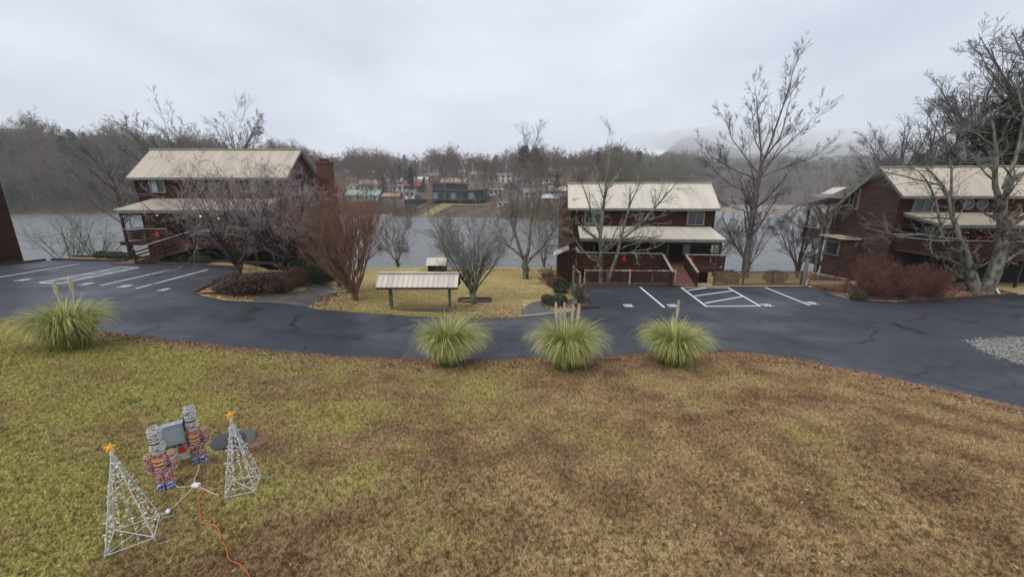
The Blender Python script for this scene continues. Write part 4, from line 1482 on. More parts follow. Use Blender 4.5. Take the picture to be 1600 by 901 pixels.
# ---- low bushes
for k, (px, py, h, lab) in enumerate(((598, 413, 4.0, 'bare shore bush nearest the crape myrtles'), (632, 414, 4.2, 'bare shore bush midway between myrtles and small shed'), (618, 413, 2.4, 'small bare shore bush between its two larger neighbours'),
                                      (706, 413, 5.4, 'thin bare bush on the shore right of the small shed'), (778, 414, 4.6, 'grey bare bush on the shore left of the lakeside tree'),
                                      (852, 415, 5.2, 'grey bare bush on the shore left of the middle cabin'), (873, 417, 3.2, 'grey bare bush touching the middle cabin wall'))):
    twig_bush('shore_bush', lab, at(px, py), h, 1.0, 150 + k, 'twig_brown' if k < 3 else 'twig_grey', 20, 'bare bushes along the near shore', .85, .03, (10, 9), .008)
for k, (px, py, h, lab) in enumerate(((1357, 466, 1.9, 'leftmost of the three dark red twiggy bushes'), (1402, 468, 2.0, 'middle of the three dark red twiggy bushes'), (1443, 467, 1.95, 'rightmost of the three dark red twiggy bushes'))):
    twig_bush('red_barberry', lab, at(px, py - 2), h, 1.2, 160 + k, 'twig_red', 170, 'red barberry bushes at the right cabin', 1.5, .011, (8, 8), .0055, .01)
twig_bush('red_barberry', 'faint red twiggy bush against the right cabin wall behind the others', on(24.2, 25.4), 2.2, 1.2, 165, 'twig_red', 70, 'red barberry bushes at the right cabin', 1.2, .013, (9, 8), .006)
twig_bush('grey_bush', 'grey-brown bush in the timber planter beside the right parking lot', at(906, 474), 1.35, .8, 166, 'grey_leaf', 70, None, 1.2, .012, (7, 7), .006)
twig_bush('brown_bush', 'brown bare bush on the lawn corner near the middle cabin', at(857, 446), 1.5, .9, 167, 'twig_brown', 60, None, 1.1, .012, (8, 7), .006)
shrub('nandina', 'small reddish leafy shrub at the middle cabin corner', at(868, 450), (.7, .6, .5), 'red_leaf', .05, 1400, 168)
shrub('dark_shrub', 'dark green shrub against the sloping timber wall', at(876, 459), (.55, .5, .55), 'dark_leaf', .05, 1800, 169)
shrub('dark_shrub', 'dark low shrub at the foot of the ramp behind the lattice', on(15.2, 26.5), (.9, .6, .5), 'dark_leaf', .05, 1800, 170)
shrub('dark_shrub', 'dark low shrub behind the right lattice fence', on(18.6, 26.6), (.8, .6, .5), 'dark_leaf', .05, 1600, 171)
shrub('tiny_boxwood', 'tiny green boxwood at the left foot of the red bushes', at(1341, 468), (.42, .4, .34), 'box_leaf', .035, 1600, 172)
names = ['first', 'second', 'third', 'fourth', 'fifth']
rowp = [(141, 406), (158, 407), (168, 408), (183, 409), (246, 412), (263, 413), (280, 413), (296, 414), (314, 414)]
for k, (px, py) in enumerate(rowp):
    lab = (names[k] + ' round boxwood from the left, left of the cabin ramp') if k < 4 else (names[k - 4] + ' round boxwood from the cabin ramp, on its right side')
    q = at(px, py)
    q = Vector(on(q.x, float(Fe(q.x)) + .75))
    shrub('boxwood', lab, q, (.4, .38, .33), 'box_leaf', .04, 1300, 180 + k, 'clipped boxwoods along the left lot', .06, squash=(.95, .95, .85))
for k, (x, y, lab) in enumerate(((2.05, 21.0, 'low dark green mound, nearest the side path'), (2.75, 21.25, 'low dark green mound, rear right of its cluster'), (2.55, 20.4, 'low dark green mound, front of its cluster'), (2.2, 20.7, 'low dark green mound, middle of its cluster'))):
    shrub('juniper_mound', lab, on(x, y), (.42, .36, .3), 'box_leaf', .04, 1200, 190 + k, 'dark mounds at the side path', .1)
hp = at(487, 443)
shrub('clipped_hedge', 'long clipped green hedge in front of the left cabin corner', hp + Vector((0, .5, -.1)), (1.75, .95, .95), 'hedge_leaf', .055, 9000, 200, None, .04, squash=(.97, .95, .72))
shrub('rust_shrub', 'small clipped rust-brown shrub at the path bend', at(458, 449) + Vector((0, .3, 0)), (.72, .6, .62), 'rust_leaf', .05, 2400, 201, None, .06, squash=(.95, .95, .85))
for k, (px, py, r, lab) in enumerate(((360, 463, (1.15, .8, .6), 'left mass of the low brown clipped shrubs in the planter'), (395, 461, (1.25, .9, .65), 'middle mass of the low brown clipped shrubs in the planter'), (425, 459, (1.1, .85, .65), 'right mass of the low brown clipped shrubs in the planter'))):
    shrub('brown_hedge', lab, at(px, py) + Vector((0, .5, -.05)), r, 'brown_leaf', .05, 4200, 205 + k, 'low brown shrubs in the planter', .16, squash=(.97, .97, .8))

# ---- pampas grass
def blade_mat():
    m = bpy.data.materials.new('pampas_blade')
    m.use_nodes = True
    n, l = m.node_tree.nodes, m.node_tree.links
    b = n['Principled BSDF']
    b.inputs['Roughness'].default_value = .55
    at_ = n.new('ShaderNodeAttribute')
    at_.attribute_name = 'tone'
    r = n.new('ShaderNodeValToRGB')
    r.color_ramp.elements[0].position = 0
    r.color_ramp.elements[0].color = (.09, .12, .025, 1)
    r.color_ramp.elements[1].position = 1
    r.color_ramp.elements[1].color = (.7, .6, .25, 1)
    for pos, c in ((.35, (.2, .235, .05)), (.65, (.44, .43, .115))):
        e = r.color_ramp.elements.new(pos)
        e.color = (*c, 1)
    l.new(at_.outputs['Fac'], r.inputs[0])
    l.new(r.outputs[0], b.inputs['Base Color'])
    return m


M['pampas'] = blade_mat()
M['plume'] = mat('pampas_plume', (.85, .74, .56), (.68, .56, .39), 6, .8)


def pampas(label, loc, h, w, seed, plumes, n=3000, lean=(0, 0)):
    rg = np.random.default_rng(seed)
    t = thing('pampas_grass', label, 'grass', loc, 0, 'pampas grass clumps along the road')
    k = 9
    az = rg.uniform(0, 6.28, n)
    out = rg.random(n) ** .6                       # how far the blade arches out
    L = h * rg.uniform(.95, 1.5, n) * (1 + .3 * (out > .5) * rg.random(n)) * rg.choice([.6, 1, 1, 1], n)
    P = np.stack([np.cos(az), np.sin(az), np.zeros(n)], 1) * ((.06 + .42 * out * rg.uniform(.3, 1, n)) * w)[:, None]
    tilt = .02 + out * .2 + rg.normal(0, .05, n)
    dirh = np.stack([np.cos(az), np.sin(az)], 1)
    pts = np.zeros((n, k, 3))
    pts[:, 0] = P
    final = np.where(out < .35, rg.uniform(.7, 1.7, n), rg.uniform(1.9, 2.95, n))
    cv = (.09 + .31 * out) * rg.uniform(.6, 1.35, n)
    for j in range(1, k):
        st = L / (k - 1)
        ang = tilt + (final - tilt) * ((j - .5) / (k - 1)) ** 1.9
        pts[:, j, 0] = pts[:, j - 1, 0] + np.sin(ang) * dirh[:, 0] * st + lean[0] * st * j * .05
        pts[:, j, 1] = pts[:, j - 1, 1] + np.sin(ang) * dirh[:, 1] * st + lean[1] * st * j * .05
        pts[:, j, 2] = pts[:, j - 1, 2] + np.cos(ang) * st
    pts[:, :, 2] = np.maximum(pts[:, :, 2], .01 + rg.random((n, 1)) * .03)
    side = np.stack([-np.sin(az), np.cos(az), np.zeros(n)], 1)
    tw = rg.normal(0, .5, (n, 1))
    side = side * np.cos(tw) + np.stack([dirh[:, 0], dirh[:, 1], np.zeros(n)], 1) * np.sin(tw)
    wd = (.0072 * rg.uniform(.7, 1.3, n))[:, None] * np.array([.8, 1, 1, 1, .9, .8, .65, .45, .12])[None]
    A, B = pts + side[:, None] * wd[..., None], pts - side[:, None] * wd[..., None]
    V = np.stack([A, B], 2).reshape(-1, 3)
    b = np.arange(n)[:, None] * 2 * k
    j = np.arange(k - 1)[None] * 2
    Q = np.stack([b + j, b + j + 1, b + j + 3, b + j + 2], -1).reshape(-1, 4)
    me = mesh_np('blades', V, Q)
    tone = np.clip(rg.normal(.36, .24, n)[:, None] + np.linspace(-.22, .2, k)[None] + (rg.random(n) < .14)[:, None] * .35, 0, 1)
    at_ = me.attributes.new('tone', 'FLOAT', 'POINT')
    at_.data.foreach_set('value', np.repeat(tone[:, :, None], 2, 2).ravel().astype(np.float32))
    link('blades', me, M['pampas'], t)
    for q, (dx, dy, ph, pl) in enumerate(plumes):
        m = MB()
        m.tube([(dx * .3, dy * .3, .3), (dx * .8, dy * .8, ph * .7), (dx, dy, ph)], .008, 4)
        s = m.build('plume_stem', M['plume'], t)
        pr = np.random.default_rng(seed * 7 + q)
        N = 420
        zz = pr.random(N)
        az2 = pr.uniform(0, 6.28, N)
        wdt = .04 * np.sin(np.clip(zz * 1.05 + .06, 0, 1) * PI) ** .7
        C = np.stack([dx + np.cos(az2) * wdt * pr.random(N) + dx * .1 * zz, dy + np.sin(az2) * wdt * pr.random(N), ph - .05 + zz * pl], 1)
        Dd = np.stack([np.cos(az2) * .35, np.sin(az2) * .35, np.ones(N)], 1)
        pp, rr2 = grow(pr, C, Dd / np.linalg.norm(Dd, axis=1, keepdims=True), np.full(N, .09), np.full(N, .005), 3, .15, -.1, .3)
        link('plume', mesh_np('plume', *tubes_np(pp, rr2, 3)), M['plume'], t)
    t.scale = (.87, .87, 1.07)
    return t


pampas('yellow-green pampas clump standing alone at the left road edge', at(114, 546), 1.2, 1.0, 301, [(-.35, .3, 1.6, .42), (.15, .35, 1.68, .46)], 3600)
pampas('pampas clump without plumes, leftmost of the three in the middle', at(700, 573), 1.38, .8, 302, [], 3600, (.5, 0))
pampas('pampas clump with five cream plumes, middle of the three', at(885, 577), 1.38, .95, 303, [(-.42, .2, 1.62, .55), (-.25, .3, 1.55, .45), (-.1, .32, 1.64, .48), (.2, .28, 1.58, .48), (.4, .2, 1.62, .5)], 3400)
pampas('pampas clump with a single cream plume, rightmost of the three', at(1050, 571), 1.22, 1.05, 304, [(.08, .2, 1.62, .52)], 3400)
# ================================================================== small things
def lattice_fence(label, p, q, h, z0, n, frame, rail_white=True, lat=None, sp=.155):
    """posts, top and bottom rail and diagonal lattice between them"""
    p, q = Vector((*p, z0)), Vector((*q, z0))
    L = (q - p).length
    t = thing('lattice_fence', label, 'fence', p, math.atan2(q.y - p.y, q.x - p.x), 'lattice fences round the right lot')
    for k in range(n + 1):
        x = L * k / n
        MB().bar((x, 0, -.5), (x, 0, h + .06), .09, .09, (1, 0, 0)).build('post', frame if k % 2 == 0 else M['lattice'], t)
    for k in range(n):
        xa, xb = L * k / n + .045, L * (k + 1) / n - .045
        MB().bar((xa, 0, h - .02), (xb, 0, h - .02), .05, .07).build('top_rail', frame, t)
        MB().bar((xa, 0, .1), (xb, 0, .1), .05, .07).build('bottom_rail', M['lattice'], t)
        m = MB()
        za, zb = .135, h - .055
        H_ = zb - za
        for sgn, y in ((1, -.012), (-1, .012)):
            c = xa - H_
            while c < xb:
                s0, s1 = (c, c + H_) if sgn > 0 else (c + H_, c)
                pts = []
                # the slat runs from (s0, za) to (s1, zb); clip it to the panel
                t0, t1 = 0., 1.
                dx = s1 - s0
                for lo_, hi_ in ((xa, xb),):
                    ta, tb = (lo_ - s0) / dx, (hi_ - s0) / dx
                    t0, t1 = max(t0, min(ta, tb)), min(t1, max(ta, tb))
                if t1 - t0 > .03:
                    m.bar((s0 + dx * t0, y, za + H_ * t0), (s0 + dx * t1, y, za + H_ * t1), .014, .052, (0, 1, 0))
                c += sp
        m.build('lattice', lat or M['lattice'], t)
    return t


lattice_fence('long lattice fence with peeling white rails left of the ramp', (4.95, 25.62), (11.05, 25.5), 1.05, -.02, 4, M['lattice_w'])
lattice_fence('lattice fence with dark posts right of the ramp', (13.75, 25.55), (19.75, 25.65), .98, -.05, 3, M['lattice'], lat=M['lattice_l'])
lattice_fence('short slanted lattice panel with white frame beside the grey post', (20.15, 25.5), (20.75, 23.2), .98, -.05, 1, M['lattice_w'], lat=M['lattice_l'])
lattice_fence('small lattice gate panel at the corner of the sloping timber wall', (4.45, 24.6), (4.35, 25.9), 1.05, 0, 1, M['lattice_w'])


def lamp_post(label, loc, h, r=.06, m_=None):
    t = thing('lamp_post', label, 'lamp', loc, 0, 'wooden lamp posts')
    MB().lathe((0, 0, -.3), [(r * 1.1, 0), (r, .4), (r * .95, h + .3)], 8).build('post', m_ or M['grey_post'], t)
    MB().lathe((0, 0, h), [(r * 1.5, 0), (r * 1.2, .04), (r * .9, .06)], 8).build('collar', M['trim_dark'], t)
    MB().lathe((0, 0, h + .06), [(r * .8, 0), (r * 1.35, .12), (r * 1.3, .15)], 6).build('lantern', M['curtain'], t)
    MB().lathe((0, 0, h + .21), [(r * 1.7, 0), (r * .5, .09), (.01, .14)], 6).build('cap', M['trim_dark'], t)
    return t


lamp_post('grey lamp post at the far left corner of the left lot', at(56, 404.5), 2.1)
lamp_post('grey lamp post between the two planter trees', at(420, 421), 2.45)
lamp_post('grey-green lamp post beside the middle cabin corner', (4.35, 26.6, Gz(4.35, 26.6)), 2.2, .085)
t = lamp_post('thick grey lamp post at the fence corner near the right cabin', (20.1, 25.85, -.1), 2.0, .13)

# roofed frame beside the road
sx0, sx1, sy = -6.35, -3.05, 19.05
sz = Gz(-4.7, sy)
sh = thing('roofed_frame', 'small roofed timber frame with pale metal roof beside the road', 'shelter', (-4.7, sy, sz), 0)
for x in (-1.5, 1.5):
    MB().bar((x, 0, -.3), (x, 0, 1.75), .12, .12, (1, 0, 0)).build('post', M['wood_old'], sh)
    s = 1 if x < 0 else -1
    MB().bar((x + s * .07, 0, 1.3), (x + s * .38, 0, 1.6), .07, .07).build('brace', M['wood_old'], sh)
MB().bar((-1.63, .22, -.3), (-1.63, .22, 1.7), .09, .09, (1, 0, 0)).build('post', M['wood_old'], sh)
MB().bar((-1.44, 0, .14), (1.44, 0, .14), .09, .12).build('bottom_rail', M['wood_old'], sh)
MB().bar((-.02, 0, -.2), (-.02, 0, .08), .12, .12, (1, 0, 0)).build('footing', M['timber'], sh)
MB().bar((-1.95, 0, 1.7), (1.95, 0, 1.7), .1, .14).build('beam', M['wood_old'], sh)
npan = 16
for k in range(npan):
    xa, xb = -2.02 + 4.04 * k / npan, -2.02 + 4.04 * (k + 1) / npan
    m = MB()
    m.slab([(xa + .008, -.62, 1.48), (xb - .008, -.62, 1.48), (xb - .008, 0, 2.06), (xa + .008, 0, 2.06)], .03)
    m.bar((xa + .012, -.62, 1.5), (xa + .012, 0, 2.08), .025, .035)
    m.build('roof_panel', M['roof_b'], sh)
    MB().slab([(xa + .004, .004, 2.06), (xb - .004, .004, 2.06), (xb - .004, .62, 1.48), (xa + .004, .62, 1.48)], .03).build('roof_panel', M['roof_b'], sh)
MB().bar((-2.03, 0, 2.09), (2.03, 0, 2.09), .2, .05).build('ridge_cap', M['roof_b'], sh)
MB().bar((-2.03, -.6, 1.41), (2.03, -.6, 1.41), .04, .1).build('fascia', M['trim_dark'], sh)
for x in (-2.0, 2.0):
    MB().poly([(x, -.58, 1.44), (x, .58, 1.44), (x, 0, 2.0)]).poly([(x + .02, -.58, 1.44), (x + .02, 0, 2.0), (x + .02, .58, 1.44)]).build('gable_end', M['trim_dark'], sh)

# small shed on the lakeside lawn
p = at(682, 426)
s2 = thing('well_house', 'tiny brown shed with pale roof on the lawn near the shore', 'shed', p, 0)
m = MB()
siding(m, (-.8, 0), (.8, 0), (0, -1), -.2, .8, bh=.16)
siding(m, (.8, 0), (.8, 1.3), (1, 0), -.2, .8, bh=.16)
siding(m, (-.8, 0), (-.8, 1.3), (-1, 0), -.2, .8, bh=.16)
siding(m, (-.8, 1.3), (.8, 1.3), (0, 1), -.2, .8, bh=.16)
m.build('wall', M['siding'], s2)
MB().slab([(-1.0, -.25, .78), (1.0, -.25, .78), (1.0, .65, 1.4), (-1.0, .65, 1.4)], .05).build('roof', M['roof_b'], s2)
MB().slab([(-1.0, .654, 1.4), (1.0, .654, 1.4), (1.0, 1.55, .78), (-1.0, 1.55, .78)], .05).build('roof', M['roof_b'], s2)
MB().box(-.25, .25, -.06, -.02, -.1, .62).build('door', M['deck_dark'], s2)

# timbers
def timber(label, p, q, w=.16, h=.16, z=None, mt=None, n=1, group='landscape timbers', lift=0.0):
    p, q = Vector((*p, 0)), Vector((*q, 0))
    t = thing('landscape_timber', label, 'timber', (p.x, p.y, 0), 0, group)
    L = (q - p).length
    nn = max(1, round(L / 2.4))
    for lay in range(n):
        for k in range(nn):
            a, b = p.lerp(q, k / nn), p.lerp(q, (k + 1) / nn)
            d = (b - a).normalized() * .008
            za = (max(Gz(a.x, a.y), Gz(b.x, b.y)) if z is None else z) + h / 2 - .03 + lay * h * 1.01 + lift
            zb = za
            MB().bar((a.x + d.x - p.x, a.y + d.y - p.y, za), (b.x - d.x - p.x, b.y - d.y - p.y, zb), w, h).build('timber', mt or M['timber'], t)
    return t


timber('dark timber kerb along the far edge of the left lot, left of the ramp', (-33.7, 27.85), (-27.6, 27.2), z=1.35)
timber('dark timber kerb along the far edge of the left lot, right of the ramp', (-24.6, 26.45), (-17.75, 24.55), z=1.35)
timber('dark timber kerb along the left edge of the left lot', (-35.0, 22.3), (-34.0, 27.7), z=1.35)
timber('dark timber behind the straw strip of the left lot', (-33.5, 29.1), (-27.0, 28.5), z=1.4)
timber('dark timber behind the boxwoods right of the ramp', (-24.4, 27.8), (-16.2, 25.9), z=1.38)
timber('low reddish timber along the planter side of the left lot', (-17.6, 24.3), (-15.95, 18.75), .12, .12, z=1.2, mt=M['brick'])
timber('black timber wall of the left planter', (-14.95, 19.0), (-13.9, 24.9), .2, .17, z=.62, n=4)
timber('short timber end of the left planter at the road', (-16.0, 18.62), (-14.95, 18.85), .16, .16, z=1.02)
timber('sloping grey-capped timber wall beside the right lot', (4.2, 25.0), (3.45, 20.3), .22, .2, z=-.45, mt=M['timber'], n=3)
timber('grey cap timber on the sloping wall beside the right lot', (4.2, 25.0), (3.45, 20.3), .26, .07, z=.18, mt=M['timber_grey'])
timber('black timber front of the planter beside the right lot', (3.45, 20.0), (4.75, 20.05), .16, .14, z=0)
timber('black timber edging under the red bushes', (20.0, 21.95), (24.2, 21.55), .14, .13, z=0)
timber('black timber edging at the foot of the big oak', (24.3, 21.6), (31.0, 22.9), .14, .13, z=0)
timber('dark timber along the foot of the left lattice fence', (4.9, 25.38), (11.1, 25.36), .14, .14, z=0)
timber('timber slab half buried between the two right pampas clumps', (2.95, 12.95), (3.95, 13.0), .16, .16, z=.0)
c = at(741, 474)
for k, (a, b, lab) in enumerate((((-.95, .1), (.95, .1), 'front timber of the black frame round the grey tree'), ((-.95, .85), (.95, .85), 'rear timber of the black frame round the grey tree'),
                                 ((-.9, .18), (-.9, .77), 'left timber of the black frame round the grey tree'), ((.9, .18), (.9, .77), 'right timber of the black frame round the grey tree'))):
    timber(lab, (c.x + a[0], c.y + a[1]), (c.x + b[0], c.y + b[1]), .14, .16, z=c.z)
c = at(742, 490)
MB_ = MB().box(-.33, .33, -.12, .16, 0, .05)
o = MB_.build('utility_cover', mat('pale_green_cover', (.42, .47, .43), (.33, .38, .34), 5, .5))
o.location = c
tag(o, 'pale flat utility cover on the verge in front of the grey tree', 'cover')
# straw strips
def sheet(name, quad, nu, nv, mt, lift, zf=None):
    a, b, c_, d = [Vector(q) for q in quad]
    vs, fs = [], []
    for i_ in range(nu + 1):
        for j_ in range(nv + 1):
            q = a.lerp(b, i_ / nu).lerp(d.lerp(c_, i_ / nu), j_ / nv)
            vs.append((q.x, q.y, (zf(q.x, q.y) if zf else Gz(q.x, q.y)) + lift))
    for i_ in range(nu):
        for j_ in range(nv):
            k = i_ * (nv + 1) + j_
            fs.append((k, k + nv + 1, k + nv + 2, k + 1))
    return tag(link(name, mesh_np(name, vs, fs, True), mt), kind='structure')


sheet('straw_bed', [(-33.6, 27.95), (-27.7, 27.3), (-27.2, 28.4), (-33.4, 29.0)], 20, 6, M['box_tan'], .05)
sheet('straw_bed', [(-24.6, 26.55), (-17.6, 24.65), (-16.3, 25.8), (-24.4, 27.7)], 24, 6, M['box_tan'], .05)
sheet('straw_bed', [(-15.9, 18.8), (-17.45, 24.5), (-14.2, 25.2), (-15.05, 19.0)], 24, 8, M['box_tan'], .0, lambda x, y: 1.17 + .02 * math.sin(x * 3) + .06 * (24 - y) / 6 * 0)
sheet('mulch_bed', [(20.1, 22.0), (24.2, 21.7), (25.5, 25.5), (20.9, 25.2)], 14, 12, M['bed'], .035)
sheet('mulch_bed', [(24.22, 21.7), (31.5, 23.1), (32.0, 26.0), (25.52, 25.5)], 20, 10, M['bed'], .04)
sheet('mulch_bed', [(3.7, 20.15), (4.25, 20.2), (4.85, 25.0), (4.35, 24.9)], 4, 16, M['bed'], .06)

# bows
def bow(label, parent_h, loc):
    w = parent_h.matrix_basis @ Vector(loc)
    t = thing('ribbon_bow', label, 'bow', w, parent_h.rotation_euler.z, 'red bows on cabin railings')
    for s in (-1, 1):
        m = MB()
        ring = [Vector((s * (.02 + .12 * (1 - math.cos(a)) / 1.1), -.03 - .025 * math.sin(a * .5), .055 * math.sin(a) * (1.1 if a < PI else 1.2))) for a in [2 * PI * k / 10 for k in range(11)]]
        for a, b in zip(ring[:-1], ring[1:]):
            m.poly([a, b, b + Vector((0, .07, 0)), a + Vector((0, .07, 0))])
        m.build('loop', M['bow'], t)
        MB().bar((s * .02, -.03, -.02), (s * .09, -.03, -.36), .012, .07, (1, 0, 0)).build('tail', M['bow'], t)
    MB().blob((0, -.03, 0), .045).build('knot', M['bow'], t)
    return t


bpy.context.view_layer.update()
bow('red bow on the left cabin deck rail', h1, (3.4, -2.75, .72))
bow('red bow on the middle cabin porch rail behind the lichen tree', h2, (3.8, -3.02, .8))
bow('red bow on the middle cabin porch rail right of the ramp', h2, (8.5, -3.02, .75))

# ------------------------------------------------------------------ christmas lights
def light_tree(label, loc, h, w, rz, seed):
    t = thing('wire_light_tree', label, 'decoration', loc, rz, 'white wire light trees')
    rd = random.Random(seed)
    top = Vector((0, 0, h))
    cs = [Vector((sx * w / 2, sy_ * w / 2, .1)) for sx, sy_ in ((-1, -1), (1, -1), (1, 1), (-1, 1))]
    for c_ in cs:
        MB().tube([c_, c_.lerp(top, .985)], .0068, 6).build('pole', M['tube_white'], t)
        f = Vector((c_.x * 1.12, c_.y * 1.12, 0))
        MB().tube([c_, f, f + Vector((.13, -.02, 0))], .0055, 5).build('foot', M['tube_white'], t)
    m = MB()
    for a, b in zip(cs, cs[1:] + cs[:1]):
        m.tube([a, b], .006, 5)
    m.tube([cs[0], cs[2]], .006, 5)
    m.tube([cs[1] + Vector((0, 0, .012)), cs[3] + Vector((0, 0, .012))], .006, 5)
    m.build('base_frame', M['tube_white'], t)
    sides = []
    for a, b in zip(cs, cs[1:] + cs[:1]):
        sides += [a, a.lerp(b, .33), a.lerp(b, .67)]
    for c_ in sides:
        m = MB()
        m.tube([c_ + Vector((.01, 0, 0)), c_.lerp(top, .97) + Vector((.004, 0, 0))], .0028, 4)
        s = m.build('light_string', M['cord_w'], t)
        b = MB()
        for k in range(11):
            q = c_.lerp(top, .03 + .9 * (k + rd.random() * .6) / 11)
            d = Vector((rd.uniform(-1, 1), rd.uniform(-1, 1), rd.uniform(-.15, .5))).normalized()
            b.tube([q, q + d * .022, q + d * .05], [.006, .0085, .004], 5)
        tag(b.build('bulbs', M['white'], s), kind='stuff')
    pts = []
    for k in range(10):
        a = PI / 2 + PI * k / 5
        r = .08 if k % 2 == 0 else .034
        pts.append(Vector((math.cos(a) * r, math.sin(a) * r * .6, h + .07 + math.sin(a) * r * .8)))
    m = MB()
    f, bk = Vector((0, -.028, h + .09)), Vector((0, .028, h + .05))
    for a, b in zip(pts, pts[1:] + pts[:1]):
        m.poly([f, a, b])
        m.poly([bk, b, a])
    m.build('star', M['star'], t).rotation_euler = (0, 0, -rz + .6)
    MB().lathe((0, 0, h - .04), [(.02, 0), (.022, .05), (.01, .06)], 8).build('star_socket', M['white'], t)
    return t


light_tree('white wire light tree with orange star, nearest the camera', at(212, 843), 1.46, .5, math.radians(35), 1)
light_tree('white wire light tree with orange star beside the round lid', at(382, 766), 1.4, .43, math.radians(20), 2)


def cage(m, prof, r=.006, nv=9, rings=None, c=(0, 0)):
    """wire basket: vertical wires through (z, rx, ry) rings plus the rings"""
    for k in range(nv):
        a = 2 * PI * k / nv
        m.tube([(c[0] + rx * math.cos(a), c[1] + ry * math.sin(a), z) for z, rx, ry in prof], r, 4)
    for z, rx, ry in prof:
        m.tube([(c[0] + rx * math.cos(a), c[1] + ry * math.sin(a), z) for a in [2 * PI * k / 12 for k in range(13)]], r, 4, False)


def winding(m, prof, turns, rd, r=.008, c=(0, 0), jit=.02):
    """rope light wound loosely round the basket"""
    n = int(turns * 13)
    zs = [p[0] for p in prof]
    pts = []
    ph = rd.uniform(0, 6.28)
    for k in range(n + 1):
        z = zs[0] + (zs[-1] - zs[0]) * k / n + rd.uniform(-jit, jit)
        a = 2 * PI * turns * k / n + ph
        rx = float(np.interp(z, zs, [p[1] for p in prof])) * rd.uniform(.85, 1.1)
        ry = float(np.interp(z, zs, [p[2] for p in prof])) * rd.uniform(.85, 1.1)
        pts.append((c[0] + rx * math.cos(a), c[1] + ry * math.sin(a), z))
    m.tube(pts, r, 4)


def tufts(m, prof, n, rd, c=(0, 0), s=.02):
    zs = [p[0] for p in prof]
    for k in range(n):
        z = rd.uniform(zs[0], zs[-1])
        a = rd.uniform(0, 6.28)
        rx, ry = float(np.interp(z, zs, [p[1] for p in prof])), float(np.interp(z, zs, [p[2] for p in prof]))
        q = Vector((c[0] + rx * math.cos(a), c[1] + ry * math.sin(a), z))
        d = Vector((math.cos(a) + rd.uniform(-.8, .8), math.sin(a) + rd.uniform(-.8, .8), rd.uniform(-.7, .7))).normalized()
        m.tube([q - d * s, q + d * s], [.008, .004], 4)


def soldier(label, loc, rz, seed):
    t = thing('light_up_soldier', label, 'decoration', loc, rz, 'light-up toy soldiers')
    rd = random.Random(seed)

    def part(name, prof, col, dens, c=(0, 0), turns=4, extra=None):
        m = MB()
        cage(m, prof, .006, 8, c=c)
        o = m.build(name, M['tube_white'], t)
        m = MB()
        winding(m, prof, turns, rd, .006, c)
        tufts(m, prof, int(dens * .75), rd, c, .024)
        m.build('tinsel', M[col], o)
        if extra:
            m = MB()
            tufts(m, prof, int(dens * .3), rd, c, .02)
            winding(m, prof, 1.5, rd, .006, c)
            m.build('rope_light', M[extra], o)
        return o
    for s in (-1, 1):
        part('boot', [(.02, .075, .11), (.08, .075, .1), (.15, .06, .06)], 'blue', 90, (s * .085, -.03), 3, 'white')
        part('leg', [(.15, .065, .065), (.3, .07, .07), (.44, .08, .08)], 'red', 120, (s * .085, 0), 4, 'white')
        part('arm', [(.42, .045, .05), (.58, .055, .06), (.76, .06, .06)], 'red', 90, (s * .225, 0), 4, 'white')
        part('shoulder_fringe', [(.74, .075, .075), (.8, .05, .05)], 'yellow', 30, (s * .21, 0), 2)
    part('torso', [(.44, .15, .1), (.58, .14, .1), (.7, .16, .11), (.8, .12, .09)], 'red', 210, (0, 0), 6, 'white')
    m = MB()
    for z in (.52, .6, .68):
        m.tube([(-.1, -.115, z), (0, -.125, z - .015), (.1, -.115, z)], .012, 5)
    m.build('braid', M['yellow'], t)
    m = MB()
    cage(m, [(.5, .155, .11), (.53, .155, .11)], .01, 4)
    m.build('belt', M['blue'], t)
    t.scale = (.72, .72, .9)
    hd = part('head', [(.81, .08, .08), (.87, .135, .12), (.96, .135, .12), (1.01, .115, .105)], 'white', 40, (0, 0), 3)
    MB().tube([(-.07, -.112, .885), (-.03, -.12, .9), (0, -.122, .89), (.03, -.12, .9), (.07, -.112, .885)], [.006, .013, .01, .013, .006], 5).build('moustache', M['black'], hd)
    for s in (-1, 1):
        MB().blob((s * .04, -.105, .95), .014, 6, 4).build('eye', M['black'], hd)
    ht = part('hat', [(1.01, .11, .1), (1.13, .112, .105), (1.27, .125, .115), (1.33, .085, .08)], 'white', 120, (0, 0), 5, 'blue')
    MB().tube([(-.1, -.09, 1.03), (0, -.13, 1.02), (.1, -.09, 1.03)], .013, 5).build('peak', M['black'], ht)
    return t


soldier('light-up wire toy soldier with white hat left of the grey meter box', at(262, 763), math.radians(25), 3)
soldier('light-up wire toy soldier with white hat right of the grey meter box', at(313, 722), math.radians(35), 4)
# meter box on its stand
BOXS = .8
bx = thing('meter_box', 'grey electric meter box on a weathered wooden stand between the toy soldiers', 'meter box', at(284, 727), math.radians(38))
for x in (-.26, .26):
    MB().bar((x, .09, -.3), (x, .09, 1.18), .09, .06, (1, 0, 0)).build('post', M['wood_old'], bx)
MB().box(-.31, .31, .02, .055, .5, 1.14).build('backboard', M['wood_old'], bx)
m = MB()
m.box(-.22, .22, -.2, .015, .66, 1.16)
e = m.build('enclosure', M['ebox'], bx)
bv = e.modifiers.new('bevel', 'BEVEL')
bv.width = .012
bv.segments = 2
MB().box(-.235, .235, -.215, .018, 1.16, 1.18).build('lid', M['ebox'], e)
MB().box(-.19, .19, -.207, -.2, .69, 1.13).build('door', M['ebox'], e)
MB().box(-.09, .06, -.14, -.08, 1.18, 1.184).build('sticker', M['white'], e)
MB().box(-.085, .0, -.125, -.11, 1.184, 1.186).build('print', M['black'], e)
MB().box(-.05, .055, -.102, -.095, 1.184, 1.186).build('print', M['black'], e)
m = MB()
m.box(-.25, .25, -.25, .015, .26, .28)
